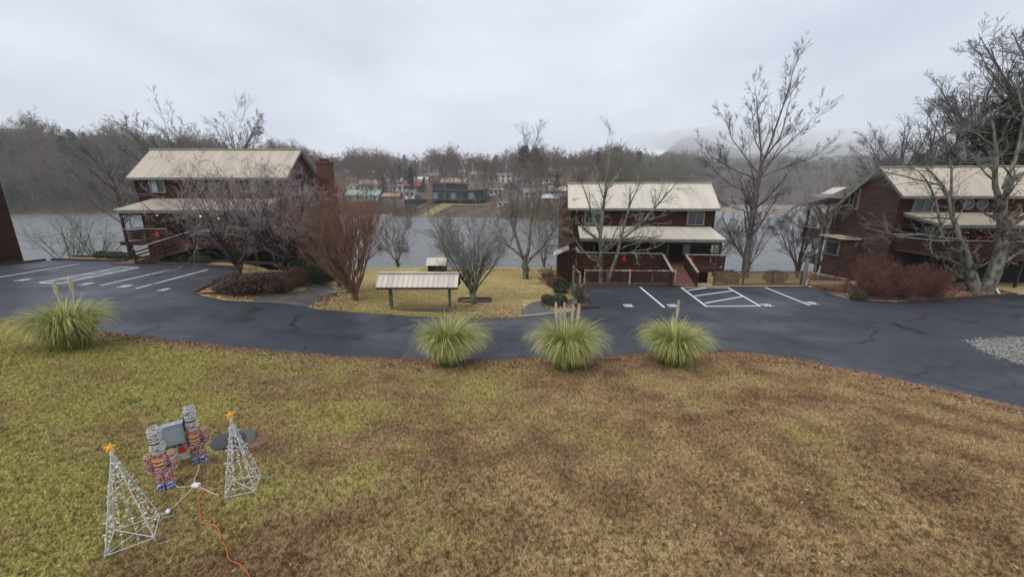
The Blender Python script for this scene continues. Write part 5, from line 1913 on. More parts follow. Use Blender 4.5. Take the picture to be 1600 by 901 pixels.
m.box(-.25, .25, -.25, -.23, .28, .42)
m.box(-.25, -.23, -.23, .015, .28, .42)
m.box(.23, .25, -.23, .015, .28, .42)
m.build('tray', mat('mossy_white_board', (.42, .42, .36), (.2, .22, .14), 6, .7), bx)
MB().bar((.1, -.1, .29), (.1, -.1, .5), .12, .12, (1, 0, 0)).build('red_plug', M['red'], bx)
MB().tube([(.0, .0, .3), (0, .0, .66)], .025, 8).build('conduit', M['ebox'], bx)
bx.scale = (.66, .66, .78)
# round lid
ml = at(357, 692)
lid = thing('septic_lid', 'dark round lid in a concrete ring set in the lawn', 'lid', ml, 0)
lid.scale = (.84, .84, .7)
MB().lathe((0, 0, -.05), [(.6, 0), (.6, .07), (.57, .085), (.4, .09)], 28).build('ring', M['mholec'], lid)
cov = MB().lathe((-.02, .02, .03), [(.36, 0), (.36, .045), (.34, .058), (.01, .062)], 24).build('cover', M['manhole'], lid)
MB().bar((-.1, .02, .1), (.08, .02, .1), .03, .02).build('handle', M['manhole'], cov)
m = MB()
rd = random.Random(8)
cc = at(392, 690)
ring = []
for k in range(22):
    a = 2 * PI * k / 22
    r = .38 * rd.uniform(.8, 1.2)
    x, y = cc.x + r * 1.1 * math.cos(a), cc.y + r * math.sin(a)
    ring.append((x, y, Gz(x, y) + .03))
m.poly(ring)
tag(m.build('soil_patch', M['soil']), kind='structure')


def cord(name, label, pix, mt, r=.009, lift=.03):
    P = [at(*p) for p in pix]
    Q = []
    for k in range(len(P) - 1):
        for j in range(6):
            t = j / 6
            p0, p1, p2, p3 = P[max(k - 1, 0)], P[k], P[k + 1], P[min(k + 2, len(P) - 1)]
            q = .5 * ((2 * p1) + (p2 - p0) * t + (2 * p0 - 5 * p1 + 4 * p2 - p3) * t * t + (3 * p1 - p0 - 3 * p2 + p3) * t ** 3)
            Q.append(Vector((q.x, q.y, Gz(q.x, q.y) + lift + .006 * math.sin(len(Q) * 1.3))))
    o = MB().tube(Q, r, 5).build(name, mt, None, True)
    return tag(o, label, 'cord', 'cords on the lawn')


cord('extension_cord', 'orange extension cord snaking across the lawn', [(309, 762), (326, 765), (313, 778), (312, 795), (317, 818), (338, 826), (345, 838), (345, 850), (354, 858), (359, 878), (376, 886), (388, 899), (400, 925)], M['orange'], .0058, .045)
cord('power_cable', 'white cord running to the light tree nearest the camera', [(306, 762), (285, 784), (263, 804), (252, 808), (242, 806)], M['cord_w'], .008, .05)
cord('power_cable', 'white cord running to the light tree by the round lid', [(309, 761), (322, 769), (345, 779)], M['cord_w'], .008, .05)
cord('power_cable', 'white cord running to the left toy soldier', [(304, 762), (285, 765), (276, 763), (270, 752)], M['cord_w'], .008, .05)
cord('power_cable', 'white cord running to the right toy soldier', [(306, 760), (305, 752), (311, 738), (312, 728)], M['cord_w'], .008, .05)
o = MB().box(-.06, .06, -.035, .035, 0, .05).box(-.02, .08, -.06, -.03, .01, .045).build('plug_hub', M['white'])
o.location = at(307, 762) + Vector((0, 0, .03))
tag(o, 'white plug cluster where the cords meet on the lawn', 'plug')
o = MB().lathe((0, 0, 0), [(.012, -.05), (.03, -.02), (.03, .02), (.012, .05)], 8).build('cord_plug', M['white'], None, True)
o.location = at(264, 804) + Vector((0, 0, .06))
o.rotation_euler = (PI / 2, 0, .8)
tag(o, 'white inline plug on the cord near the closest light tree', 'plug')
# odds and ends
for k, (px, py, lab) in enumerate(((453, 452, 'small white path light in front of the rust shrub'), (915, 440, 'small white light on the lattice fence near the lichen tree'))):
    t = thing('path_light', lab, 'lamp', at(px, py), 0, 'small white lights')
    hh = .45 if k == 0 else 1.25
    MB().tube([(0, 0, -.1), (0, 0, hh)], .015, 6).build('stake', M['trim_dark'], t)
    MB().lathe((0, 0, hh), [(.05, 0), (.07, .05), (.06, .11), (.02, .13)], 8).build('head', M['white'], t)
pb = at(1562, 460)
o = MB().bar((0, 0, -.05), (-.42, .15, .62), .18, .1).build('white_board', M['white'])
o.location = pb
tag(o, 'short white board leaning at the foot of the big oak', 'board')
rd = random.Random(4)
for k, (px, py, L, a, lab) in enumerate(((519, 456, 1.2, .3, 'longest cut branch lying by the crape myrtles'), (530, 458, 1.3, .05, 'pale cut branch beside the middle crape myrtle'), (514, 461, .8, .5, 'short cut branch nearest the path'), (540, 452, 1.0, -.3, 'cut branch lying behind the others by the hedge'))):
    q = at(px, py)
    o = MB().tube([(-L / 2, 0, .07), (0, .03, .09), (L / 2, -.02, .07)], [.055, .05, .04], 6).build('cut_branch', M['cap'] if k == 1 else M['grey_post'], None, True)
    o.location = q
    o.rotation_euler = (0, 0, a)
    tag(o, lab, 'branch', 'cut branches by the path')
# ================================================================== scattered cover and the far shore
def scatter(name, pts, rot, scl, idx, sources, kind='stuff', label=None, cat=None):
    """one object: its points carry instances of the source meshes"""
    N = len(pts)
    me = bpy.data.meshes.new(name)
    me.vertices.add(N)
    me.vertices.foreach_set('co', np.asarray(pts, np.float32).ravel())
    a = me.attributes.new('rot', 'FLOAT_VECTOR', 'POINT')
    a.data.foreach_set('vector', np.asarray(rot, np.float32).ravel())
    a = me.attributes.new('scl', 'FLOAT', 'POINT')
    a.data.foreach_set('value', np.asarray(scl, np.float32).ravel())
    a = me.attributes.new('idx', 'INT', 'POINT')
    a.data.foreach_set('value', np.asarray(idx, np.int32).ravel())
    o = bpy.data.objects.new(name, me)
    COL.objects.link(o)
    g = bpy.data.node_groups.new(name, 'GeometryNodeTree')
    g.interface.new_socket('Geometry', in_out='INPUT', socket_type='NodeSocketGeometry')
    g.interface.new_socket('Geometry', in_out='OUTPUT', socket_type='NodeSocketGeometry')
    n, l = g.nodes, g.links
    gi, go = n.new('NodeGroupInput'), n.new('NodeGroupOutput')
    ip = n.new('GeometryNodeInstanceOnPoints')
    ip.inputs['Pick Instance'].default_value = True
    jn = n.new('GeometryNodeJoinGeometry')
    for s in sources:
        oi = n.new('GeometryNodeObjectInfo')
        oi.inputs['Object'].default_value = s
        gti = n.new('GeometryNodeGeometryToInstance')
        l.new(oi.outputs['Geometry'], gti.inputs[0])
        l.new(gti.outputs[0], jn.inputs[0])

    def attr(nm, ty):
        q = n.new('GeometryNodeInputNamedAttribute')
        q.data_type = ty
        q.inputs['Name'].default_value = nm
        return q.outputs[0]
    l.new(gi.outputs[0], ip.inputs['Points'])
    l.new(jn.outputs[0], ip.inputs['Instance'])
    l.new(attr('idx', 'INT'), ip.inputs['Instance Index'])
    l.new(attr('rot', 'FLOAT_VECTOR'), ip.inputs['Rotation'])
    l.new(attr('scl', 'FLOAT'), ip.inputs['Scale'])
    l.new(ip.outputs[0], go.inputs[0])
    md = o.modifiers.new('scatter', 'NODES')
    md.node_group = g
    return tag(o, label, cat, None, kind)


def source(name, V, Q, mt):
    me = mesh_np(name, V, Q)
    me.materials.append(mt)
    return bpy.data.objects.new(name, me)


rg = np.random.default_rng(77)
# ---- grass tufts
tuft_src = []
for s in range(4):
    n = 44
    az = rg.uniform(0, 6.28, n)
    P = np.stack([rg.normal(0, .06, n), rg.normal(0, .06, n), np.zeros(n)], 1)
    h = rg.uniform(.02, .05, n)
    lean = rg.uniform(.5, 2.0, n) * h
    T = P + np.stack([np.cos(az) * lean, np.sin(az) * lean, h], 1)
    a2 = rg.uniform(0, 6.28, n)
    w = np.stack([np.cos(a2), np.sin(a2), np.zeros(n)], 1) * .0042
    V = np.stack([P - w, P + w, T], 1).reshape(-1, 3)
    tuft_src.append(source('tuft', V, np.arange(3 * n).reshape(-1, 3), M['blade']))


def lawn_points(N, x0, x1, y0, y1, keep):
    x, y = rg.uniform(x0, x1, N), rg.uniform(y0, y1, N)
    k = keep(x, y)
    x, y = x[k], y[k]
    return np.stack([x, y, G(x, y)], 1)


def in_lawn(x, y):
    vis = np.abs(x) < 1.45 * y + 2.5
    return (y < Ee(x) - .25) & vis


A_ = lawn_points(92000, -17, 17, 2.6, 9.5, lambda x, y: in_lawn(x, y) & (rg.random(len(x)) < np.clip(1.5 - y / 11, .3, 1)))
B_ = lawn_points(52000, -24, 18, 9.5, 15, lambda x, y: in_lawn(x, y))
C_ = lawn_points(36000, -9.5, 4.5, 18.3, 40, lambda x, y: (y > Fe(x) + .1) & (rg.random(len(x)) < np.clip(1.3 - (y - 18) / 20, .25, 1)) & ~((x > .4) & (x < 4.4) & (y < 22.3) & (y > 18)))
g_pts = np.concatenate([A_, B_, C_])
# keep the lid and its soil free
mlv = np.array([ml.x, ml.y])
g_pts = g_pts[(np.linalg.norm(g_pts[:, :2] - mlv, axis=1) > .58) & (np.linalg.norm(g_pts[:, :2] - np.array([cc.x, cc.y]), axis=1) > .34)]
N = len(g_pts)
g_scl = rg.uniform(.7, 1.35, N) * np.where(g_pts[:, 1] > 9.5, 1.35, 1) * np.where(g_pts[:, 1] > 17, 1.3, 1)
scatter('lawn_grass', g_pts, np.stack([np.zeros(N), np.zeros(N), rg.uniform(0, 6.28, N)], 1), g_scl, rg.integers(0, 4, N), tuft_src, 'stuff', 'short dormant tan and olive grass of the lawn', 'grass')

# ---- fallen leaves
leaf_src = []
for s, mt in enumerate(('leaf', 'leaf2', 'leaf')):
    n = 5
    V = np.array([[-.045, 0, .004], [-.01, -.026, .012], [.04, -.012, .002], [.05, .006, .016], [.005, .028, .02], [-.03, .02, .008]]) * (1 + .1 * s)
    V[:, 2] += .01 * s * np.array([0, 1, 0, 2, 1, 0])
    leaf_src.append(source('fallen_leaf', V, np.array([[0, 1, 4, 5], [1, 2, 3, 4]]), M[mt]))
xs = rg.uniform(-19, 18.5, 42000)
wd = np.where(xs > 8, 1.4, np.where(xs > -8, .95, .7))
off = np.abs(rg.normal(0, 1, len(xs))) * wd * .55 + .02
ys = Ee(xs) - off
L1 = np.stack([xs, ys, G(xs, ys) + .012], 1)
L1 = L1[np.abs(L1[:, 0]) < 1.45 * L1[:, 1] + 2.5]
L2 = lawn_points(3600, -17, 17, 3, 13, in_lawn)
L2[:, 2] += .03
x, y = rg.uniform(20.2, 31, 9000), rg.uniform(21.8, 25.6, 9000)
k = y > Fe(x) + .15
L3 = np.stack([x, y, G(x, y) + .06], 1)[k]
x, y = rg.uniform(-15.0, -8.0, 5000), rg.uniform(18.1, 23, 5000)
k = (y > Fe(x) + .12) & ((x < -12.9) | (x > -10.2)) & (rg.random(5000) < np.clip(1.5 - (y - 18) / 4, .1, 1))
L4 = np.stack([x, y, G(x, y) + .03], 1)[k]
x, y = rg.uniform(-4, .6, 1600), rg.uniform(18.3, 20.6, 1600)
L5 = np.stack([x, y, G(x, y) + .03], 1)[rg.random(1600) < .6]
x, y = rg.uniform(-9, 4, 3500), rg.uniform(22, 40, 3500)
L6 = np.stack([x, y, G(x, y) + .03], 1)
x, y = rg.uniform(1.7, 3.3, 700), rg.uniform(19.9, 21.6, 700)
L7 = np.stack([x, y, G(x, y) + .04], 1)
lp = np.concatenate([L1, L2, L3, L4, L5, L6, L7])
N = len(lp)
scatter('leaf_litter', lp, np.stack([rg.normal(0, .45, N), rg.normal(0, .45, N), rg.uniform(0, 6.28, N)], 1), rg.uniform(.6, 1.25, N) * np.where((lp[:, 1] < Ee(lp[:, 0]) - 1.6), .55, 1.0), rg.integers(0, 3, N), leaf_src, 'stuff', 'brown fallen leaves along the road edge and beds', 'leaves')

# ---- gravel stones
st_src = []
for s in range(2):
    m = MB().blob((0, 0, 0), .028, 6, 4)
    V = np.array(m.v) * np.array([1.2, .9, .7]) * rg.uniform(.85, 1.15, (len(m.v), 1))
    me = bpy.data.meshes.new('stone')
    me.from_pydata(V.tolist(), [], m.f)
    me.materials.append(mat('pale_stone' if s else 'grey_stone', (.33, .32, .3) if s else (.12, .115, .11), None, 20, .85))
    st_src.append(bpy.data.objects.new('stone', me))
x, y = rg.uniform(17.6, 25, 9000), rg.uniform(11.0, 16, 9000)
top = np.interp(x, [18.3, 18.9, 20.5, 25], [13.9, 15.1, 15.4, 15.9])
lef = np.interp(y, [11.2, 12, 12.8, 13.8, 15.1], [20.5, 18.8, 18.45, 18.4, 18.9])
k = (y < top + np.abs(rg.normal(0, .12, len(x)))) & (x > lef - np.abs(rg.normal(0, .18, len(x))) ** 1.5 * 2)
gp_ = np.stack([x, y, road_z(x) + .012], 1)[k]
N = len(gp_)
scatter('gravel', gp_, rg.uniform(0, 6.28, (N, 3)), rg.uniform(.5, 1.3, N), rg.integers(0, 2, N), st_src, 'stuff', 'loose grey gravel patch at the right road fork', 'gravel')

# ------------------------------------------------------------------ far shore
def far_hit(px, py):
    u, y, w = ray(px, py)
    s = np.arange(120, 650, .25)
    X, Y = u * s, y * s
    a = X / Y
    hit = (CAMZ + w * s) <= far_z(a, Y - np.interp(a, A_S, Y_S))
    i = int(np.argmax(hit)) if hit.any() else len(s) - 1
    return Vector((X[i], Y[i], CAMZ + w * s[i]))


def far_ground(x, y):
    a = x / y
    return float(far_z(a, y - np.interp(a, A_S, Y_S)))


# wood: bare tree models for the far hills
far_src = []
for s, mt in enumerate(('far_twig', 'far_twig_red', 'far_twig_green', 'far_twig')):
    rd = random.Random(s + 900)
    tr, cw, _ = tree_meshes(900 + s, forest_stems(rd, 16 + s, .2, 9, .34),
                            [dict(k=7, t0=.2, ang=.65, angv=.18, lr=.42, rr=.55, n=3, wig=.1, trop=.07, sides=3, lmax=3.5), dict(k=6, t0=.2, ang=.65, angv=.2, lr=.55, rr=.6, n=3, wig=.12, trop=.05, sides=3),
                             dict(k=3, t0=.2, ang=.65, angv=.2, lr=.55, rr=.7, n=2, wig=.12, trop=.05, sides=3)], 0, rmin=.034)
    V, Q = join_np([tr, cw])
    far_src.append(source('bare_tree_model', V, Q, M[mt]))
# evergreen models
def pine_mesh(seed, h, cone, mt):
    rg2 = np.random.default_rng(seed)
    n = 90 if cone else 46
    z0 = .12 if cone else .5
    zz = z0 + (1 - z0) * rg2.random(n) ** (.8 if cone else .9)
    az = rg2.uniform(0, 6.28, n)
    Lb = h * (.23 * (1.04 - zz) / (1 - z0) + .03) if cone else h * (.16 * np.sin(np.clip((zz - z0) / (1 - z0) * .85 + .15, 0, 1) * PI) + .03)
    D = np.stack([np.cos(az), np.sin(az), np.full(n, -.1 if cone else .25)], 1)
    D /= np.linalg.norm(D, axis=1, keepdims=True)
    pts, rad = grow(rg2, np.stack([np.zeros(n), np.zeros(n), zz * h], 1), D, Lb, np.full(n, .05), 5, .1, .03, .3)
    trunk = tubes_np(np.array([[[0, 0, -1], [0, 0, h * .5], [0, 0, h]]], float), np.array([[.28, .18, .03]]) * h / 16, 6)
    br = tubes_np(pts, rad, 3)
    k = 60 if cone else 80
    q = rg2.random((n, k)) ** .7 * 4
    i = np.minimum(q.astype(int), 3)
    w = (q - i)[..., None]
    r = np.arange(n)[:, None]
    C = (pts[r, i] * (1 - w) + pts[r, i + 1] * w + rg2.normal(0, .03 * h * .7, (n, k, 3)) * np.array([1, 1, .6])).reshape(-1, 3)
    lf = leaf_cloud(rg2, C, .017 * h, (1, .55))
    return join_np([trunk, br]), lf


pines = []
for s, (cone, mt) in enumerate(((False, 'pine_leaf'), (False, 'pine_leaf'), (True, 'dark_leaf'), (True, 'pine_leaf'))):
    tr, lf = pine_mesh(700 + s, 16, cone, mt)
    a = mesh_np('trunk', *tr)
    a.materials.append(M['bark_grey'])
    b = mesh_np('crown', *lf)
    b.materials.append(M[mt])
    pines.append((a, b))
pine_src = [source('evergreen_model', *join_np([pine_mesh(800 + s, 16, s == 1, '')[1]]), M['pine_leaf']) for s in range(2)]


def pine(label, px, py_top, h, kind, Y=None, pos=None, group='evergreens across the lake'):
    """an evergreen whose top shows at (px, py_top); it stands where the far slope allows its height"""
    if pos is None:
        best = None
        for yy in np.arange(Y - 40, Y + 60, 1.0):
            q = pd(px, py_top, yy)
            e_ = abs(q.z - h - far_ground(q.x, q.y))
            if best is None or e_ < best[0]:
                best = (e_, q)
        q = best[1]
        pos = (q.x, q.y, far_ground(q.x, q.y))
    t = thing('evergreen_tree', label, 'tree', pos, px * .37, group)
    a, b = pines[kind]
    for o in (link('trunk', a, None, t), link('crown', b, None, t)):
        o.scale = (h / 16,) * 3
    return t


for px, py, h, kd, Y, lab in ((95, 212, 22, 2, 235, 'dark cone-shaped evergreen on the left hill, largest of its slope'), (55, 262, 15, 2, 205, 'dark evergreen low on the left shore, leftmost'), (150, 265, 15, 2, 205, 'dark evergreen low on the left shore, left of the cabin roof'),
                              (182, 268, 13, 2, 200, 'dark evergreen touching the left cabin roof edge'), (20, 235, 16, 0, 225, 'evergreen at the far left on the hill'), (120, 285, 10, 2, 200, 'small dark evergreen at the left waterline'),
                              (384, 207, 16, 0, 330, 'flat-topped pine left of a pair on the skyline'), (432, 210, 15, 0, 330, 'flat-topped pine right of a pair on the skyline'), (420, 222, 14, 3, 300, 'pine just below the skyline pair'),
                              (630, 226, 16, 3, 400, 'small skyline evergreen left of centre'), (712, 222, 15, 1, 390, 'skyline evergreen above the white buildings'), (820, 218, 23, 0, 250, 'large yellow-green pine left of two above the lakeside tree'),
                              (836, 222, 22, 1, 245, 'large yellow-green pine right of two above the lakeside tree'), (935, 228, 18, 1, 300, 'pine behind the lichen tree top'), (1000, 226, 24, 3, 240, 'dark green conical evergreen above the middle cabin roof'),
                              (985, 236, 20, 3, 250, 'smaller evergreen touching the cone above the middle cabin'), (1243, 236, 24, 1, 470, 'pine on the right hill beside the tall trunk'), (1308, 242, 24, 0, 470, 'pine on the right hill left of the right cabin'),
                              (598, 275, 11, 3, 225, 'bushy evergreen behind the green-roofed house'), (640, 272, 12, 3, 200, 'evergreen left of the dark lake house'), (662, 277, 9, 3, 195, 'small evergreen between white house and dark lake house'), (695, 240, 17, 1, 260, 'thin pine above the dark lake house'), (775, 226, 15, 1, 380, 'skyline pine right of centre')):
    pine(lab, px, py, h, kd, Y)
# big evergreen at the right edge behind the oak
mg = pine('broad dark evergreen rising at the right edge behind the oak', 0, 0, 16, 2, pos=(40.6, 33.2, Gz(40.6, 33.2)), group='evergreens at the right edge')
mg.scale = (1.75, 1.75, .92)
mg = pine('lower dark evergreen beside the larger one at the right edge', 0, 0, 12, 2, pos=(44.2, 35.5, Gz(44.2, 35.5)), group='evergreens at the right edge')
mg.scale = (1.6, 1.6, 1.15)

aF, tF = rg.uniform(-1.75, 1.75, 11000), 3 + 420 * rg.random(11000) ** 1.35
res = (aF > -.5) & (aF < .22)
keep = np.where(res & (tF < 105), rg.random(11000) < .1, np.where(res & (tF < 150), rg.random(11000) < .5, True))
keep &= ~((aF > -.26) & (aF < -.02) & (tF < 32))
keep &= ~((aF > .46) & (tF < 26) & (rg.random(11000) < .8))
aF, tF = aF[keep], tF[keep]
X, Y, Z = far_pt(aF, tF)
fp = np.stack([X, Y, Z - .2], 1)
N = len(fp)
ev = rg.random(N) < np.where(aF < -.75, .2, .05)
idx = np.where(aF > .25, rg.choice([1, 1, 1, 0], N), np.where(aF > -.7, rg.choice([2, 2, 0, 3], N), rg.choice([0, 3, 2, 1], N)))
b = ~ev
scatter('far_wood', fp[b], np.stack([rg.normal(0, .04, N), rg.normal(0, .04, N), rg.uniform(0, 6.28, N)], 1)[b], (rg.uniform(.55, 1.2, N) * (1 + .15 * np.sin(aF * 31)))[b], idx[b], far_src, 'stuff', 'bare grey-brown woodland covering the hills across the lake', 'forest')
scatter('far_evergreens', fp[ev], np.stack([np.zeros(N), np.zeros(N), rg.uniform(0, 6.28, N)], 1)[ev], rg.uniform(.5, .95, N)[ev], rg.integers(0, 2, N)[ev], pine_src, 'stuff', 'scattered dark evergreens within the far woodland', 'forest')
# brush along the far waterline
aB, tB = rg.uniform(-1.7, 1.7, 5000), np.abs(rg.normal(0, 9, 5000)) + .5
kk = ~((aB > -.245) & (aB < -.03) & (tB < 24) & (rg.random(5000) < .93))
kk &= ~((aB > -.03) & (aB < .2) & (rg.random(5000) < .3))
X, Y, Z = far_pt(aB[kk], tB[kk])
N = int(kk.sum())
scatter('far_brush', np.stack([X, Y, Z - .8], 1), np.stack([np.zeros(N), np.zeros(N), rg.uniform(0, 6.28, N)], 1), rg.uniform(.12, .3, N), rg.choice([1, 1, 0, 3], N), far_src, 'stuff', 'brown brush along the far waterline', 'brush')
# tall trunks standing among the far houses
trunk_labels = ['bare trunk among far houses, above the green roof', 'bare trunk left of the red-brown slope', 'bare trunk right of the red-brown slope', 'dark bare tree left of the small white house', 'tall bare tree behind the small white house',
                'thin tree in front of the dark lake house, left one', 'thin tree in front of the dark lake house, right one', 'thin trunk right of the dark lake house', 'second thin trunk right of the dark lake house', 'third thin trunk right of the dark lake house',
                'tall bare tree behind the lakeside tree, left', 'tall bare tree behind the lakeside tree, right', 'pale branching tree beside the brick chimney', 'bare tree at far houses left of the middle cabin']
for k, (px, py, h) in enumerate(((585, 312, 15), (613, 314, 16), (644, 300, 17), (626, 311, 15), (652, 296, 19), (677, 317, 15), (696, 318, 16), (745, 314, 17), (757, 316, 16), (770, 316, 16), (808, 320, 18), (842, 322, 18), (540, 300, 15), (872, 318, 15))):
    q = far_hit(px, py)
    t = thing('far_bare_tree', trunk_labels[k], 'tree', (q.x, q.y, far_ground(q.x, q.y) - .3), k * 1.3, 'bare trees among the far houses')
    o = link('trunk_and_limbs', far_src[k % 4].data, None, t)
    o.scale = (h / 17,) * 3

# ---- houses across the lake
FM = {}
for k, c in dict(white=(.62, .62, .6), cream=(.5, .46, .38), grey=(.26, .27, .28), dark=(.035, .034, .034), brown=(.16, .1, .07), red=(.3, .07, .05), green=(.3, .4, .31), tanr=(.36, .26, .18), greyr=(.2, .2, .21), blue=(.12, .2, .34), lilac=(.34, .33, .37)).items():
    FM[k] = mat('far_' + k, c, tuple(q * .8 for q in c), .8, .75)


def far_house(label, pxa, pxb, py_b, py_t, wall, roof, nwin=3, depth=8., pitch=.32, gable_front=False, name='lake_house', cat='house', dz=0.0):
    q = far_hit((pxa + pxb) / 2, py_b)
    Y = q.y
    a, b, tz = pd(pxa, py_b, Y), pd(pxb, py_b, Y), pd(pxa, py_t, Y)
    w, H_ = b.x - a.x, tz.z - a.z
    t = thing(name, label, cat, ((a.x + b.x) / 2, Y, a.z + dz), 0, 'houses across the lake')
    hw = w / 2
    if gable_front:
        rise = min(hw * pitch * 2, H_ * .45)
    else:
        rise = min(depth / 2 * pitch * 1.6, H_ * .45)
    e_ = H_ - rise
    m = MB().box(-hw, hw, 0, depth, -3, e_)
    if gable_front:
        m.poly([(-hw, 0, e_), (hw, 0, e_), (0, 0, H_)])
    else:
        m.poly([(hw, 0, e_), (hw, depth, e_), (hw, depth / 2, H_)]).poly([(-hw, depth, e_), (-hw, 0, e_), (-hw, depth / 2, H_)])
    m.build('wall', FM[wall], t)
    o = .5
    s_ = rise / (hw if gable_front else depth / 2)
    if gable_front:
        MB().slab([(-hw - o, -o, e_ - o * s_ + .15), (0, -o, H_ + .15), (0, depth + o, H_ + .15), (-hw - o, depth + o, e_ - o * s_ + .15)], .15).build('roof', FM[roof], t)
        MB().slab([(.01, -o, H_ + .15), (hw + o, -o, e_ - o * s_ + .15), (hw + o, depth + o, e_ - o * s_ + .15), (.01, depth + o, H_ + .15)], .15).build('roof', FM[roof], t)
    else:
        MB().slab([(-hw - o, -o, e_ - o * s_ + .15), (hw + o, -o, e_ - o * s_ + .15), (hw + o, depth / 2, H_ + .15), (-hw - o, depth / 2, H_ + .15)], .15).build('roof', FM[roof], t)
        MB().slab([(-hw - o, depth / 2 + .01, H_ + .15), (hw + o, depth / 2 + .01, H_ + .15), (hw + o, depth + o, e_ - o * s_ + .15), (-hw - o, depth + o, e_ - o * s_ + .15)], .15).build('roof', FM[roof], t)
    storeys = 2 if e_ > 4.6 else 1
    for f in range(storeys):
        for k in range(nwin):
            x = -hw + w * (k + .5) / nwin
            zc = e_ * (f + .55) / storeys
            ww, wh = min(1.4, w / nwin * .5), min(1.4, e_ / storeys * .5)
            fr = MB().box(x - ww / 2 - .12, x + ww / 2 + .12, -.06, -.01, zc - wh / 2 - .12, zc + wh / 2 + .12).build('window', FM['white'] if wall != 'white' else FM['grey'], t)
            MB().box(x - ww / 2, x + ww / 2, -.09, -.062, zc - wh / 2, zc + wh / 2).build('pane', M['glass'], fr)
    return t


far_house('small white two-storey house above the black retaining wall', 633, 648, 311, 297.5, 'white', 'grey', 2, 7, .2, dz=.6)
far_house('low house with pale green roof above the red bushes', 541, 592, 314, 297, 'lilac', 'green', 4, 9, .5)
far_house('brown-roofed house uphill of the green roof', 560, 598, 297, 281, 'lilac', 'tanr', 3, 9, .4)
far_house('red-roofed house behind the small white house', 633, 657, 299, 283, 'dark', 'red', 2, 9, .5)
far_house('white roofed building uphill of the red roof', 640, 668, 288, 276, 'white', 'white', 2, 8, .3)
far_house('long pale building in the trees left of the red roof', 597, 638, 284, 272, 'white', 'greyr', 4, 8, .3)
far_house('tan-roofed house directly behind the dark lake house', 690, 728, 292, 278, 'lilac', 'tanr', 3, 9, .4)
far_house('white two-storey building highest on the far hill', 693, 706, 276, 261, 'white', 'greyr', 2, 8, .25)
far_house('small grey house right of the tan roof', 730, 745, 292, 282, 'grey', 'white', 2, 7, .3, True)
far_house('white trailer right of the dark lake house', 745, 762, 311, 300, 'grey', 'greyr', 2, 6, .2)
far_house('long grey trailer in the trees right of the trunks', 762, 800, 285, 270, 'white', 'greyr', 4, 8, .25)
far_house('lilac house behind the lakeside tree', 806, 835, 290, 276, 'lilac', 'greyr', 3, 8, .3)
far_house('low white house behind the lakeside tree crown', 818, 850, 308, 294, 'cream', 'greyr', 3, 8, .3)
far_house('grey house just left of the middle cabin roof', 858, 884, 305, 291, 'lilac', 'white', 3, 8, .35)
far_house('pale shed near the brick chimney', 533, 546, 310, 300, 'lilac', 'greyr', 1, 6, .3, True)
far_house('white trailer left of the red roof in the trees', 612, 630, 299, 288, 'white', 'greyr', 2, 6, .2)
far_house('small cream cabin uphill of the pale shed', 541, 556, 296, 286, 'cream', 'greyr', 1, 6, .35, True)
far_house('grey-roofed house uphill between the pale building and the highest one', 664, 690, 281, 270, 'lilac', 'greyr', 3, 8, .35)
far_house('white camper uphill of the small grey house', 712, 726, 275, 266, 'white', 'white', 2, 5, .15)
far_house('tan-walled cabin uphill of the grey house', 733, 752, 278, 268, 'cream', 'tanr', 2, 7, .4)
far_house('low white trailer behind the thin trunks', 764, 786, 304, 294, 'white', 'greyr', 3, 6, .2)
far_house('brown cabin uphill of the low trailer', 787, 806, 297, 284, 'brown', 'tanr', 2, 7, .4, True)
far_house('white trailer uphill left of the middle cabin', 842, 866, 287, 277, 'white', 'greyr', 3, 6, .2)
far_house('grey cabin close to the far shore left of the middle cabin', 848, 872, 316, 304, 'grey', 'white', 2, 7, .35)
far_house('red-brown shed on the slope right of the green roof', 598, 624, 312, 302, 'red', 'tanr', 2, 6, .3)
far_house('white boathouse at the waterline right of the far lawn', 776, 796, 322, 311, 'cream', 'greyr', 2, 7, .4, True)
far_house('low brown house in the trees far right', 1268, 1296, 313, 305, 'brown', 'greyr', 3, 8, .3)
# the dark lake house with its glass front and deck
q = far_hit(716, 319)
Y = q.y
a, b = pd(673, 312, Y), pd(759, 312, Y)
w, sc = b.x - a.x, (b.x - a.x) / 26.0
dk = thing('dark_lake_house', 'black modern lake house with glass front and long deck across the lake', 'house', (a.x, Y, a.z), 0)
MB().box(0, w, 4, 14, -6, 4.4).build('wall', FM['dark'], dk)
MB().box(0, w * .62, 5, 14, 4.4, 7.4).build('upper_wall', FM['dark'], dk)
MB().slab([(-1, 2.4, 5.4), (w * .4, 2.4, 4.6), (w * .4, 14.5, 4.6), (-1, 14.5, 5.4)], .3).build('roof', FM['greyr'], dk)
MB().slab([(w * .38, 2.2, 4.2), (w + 1, 2.2, 5.0), (w + 1, 14.5, 5.0), (w * .38, 14.5, 4.2)], .3).build('roof', FM['brown'], dk)
MB().slab([(-.6, 4.2, 8.3), (w * .65, 4.2, 7.5), (w * .65, 14.5, 7.5), (-.6, 14.5, 8.3)], .3).build('roof', FM['greyr'], dk)
for k in range(9):
    x = w * (k + .5) / 9
    fr = MB().box(x - w / 22, x + w / 22, 3.9, 3.97, .3, 3.4).build('window', FM['grey'], dk)
    MB().box(x - w / 24, x + w / 24, 3.84, 3.89, .45, 3.25).build('pane', M['glass'] if k % 3 else M['curtain'], fr)
MB().box(-1, w + 1, -1.0, 3.95, -.35, 0).build('deck', FM['dark'], dk)
for k in range(9):
    x = -.6 + (w + 1.2) * k / 8
    MB().box(x - .12, x + .12, -.95, -.7, -6, -.36).build('deck_post', FM['dark'], dk)
    MB().box(x - .06, x + .06, -.95, -.83, 0, 1.0).build('rail_post', FM['dark'], dk)
MB().bar((-.9, -.9, 1.03), (w + .9, -.9, 1.03), .12, .08).build('rail_cap', FM['dark'], dk)
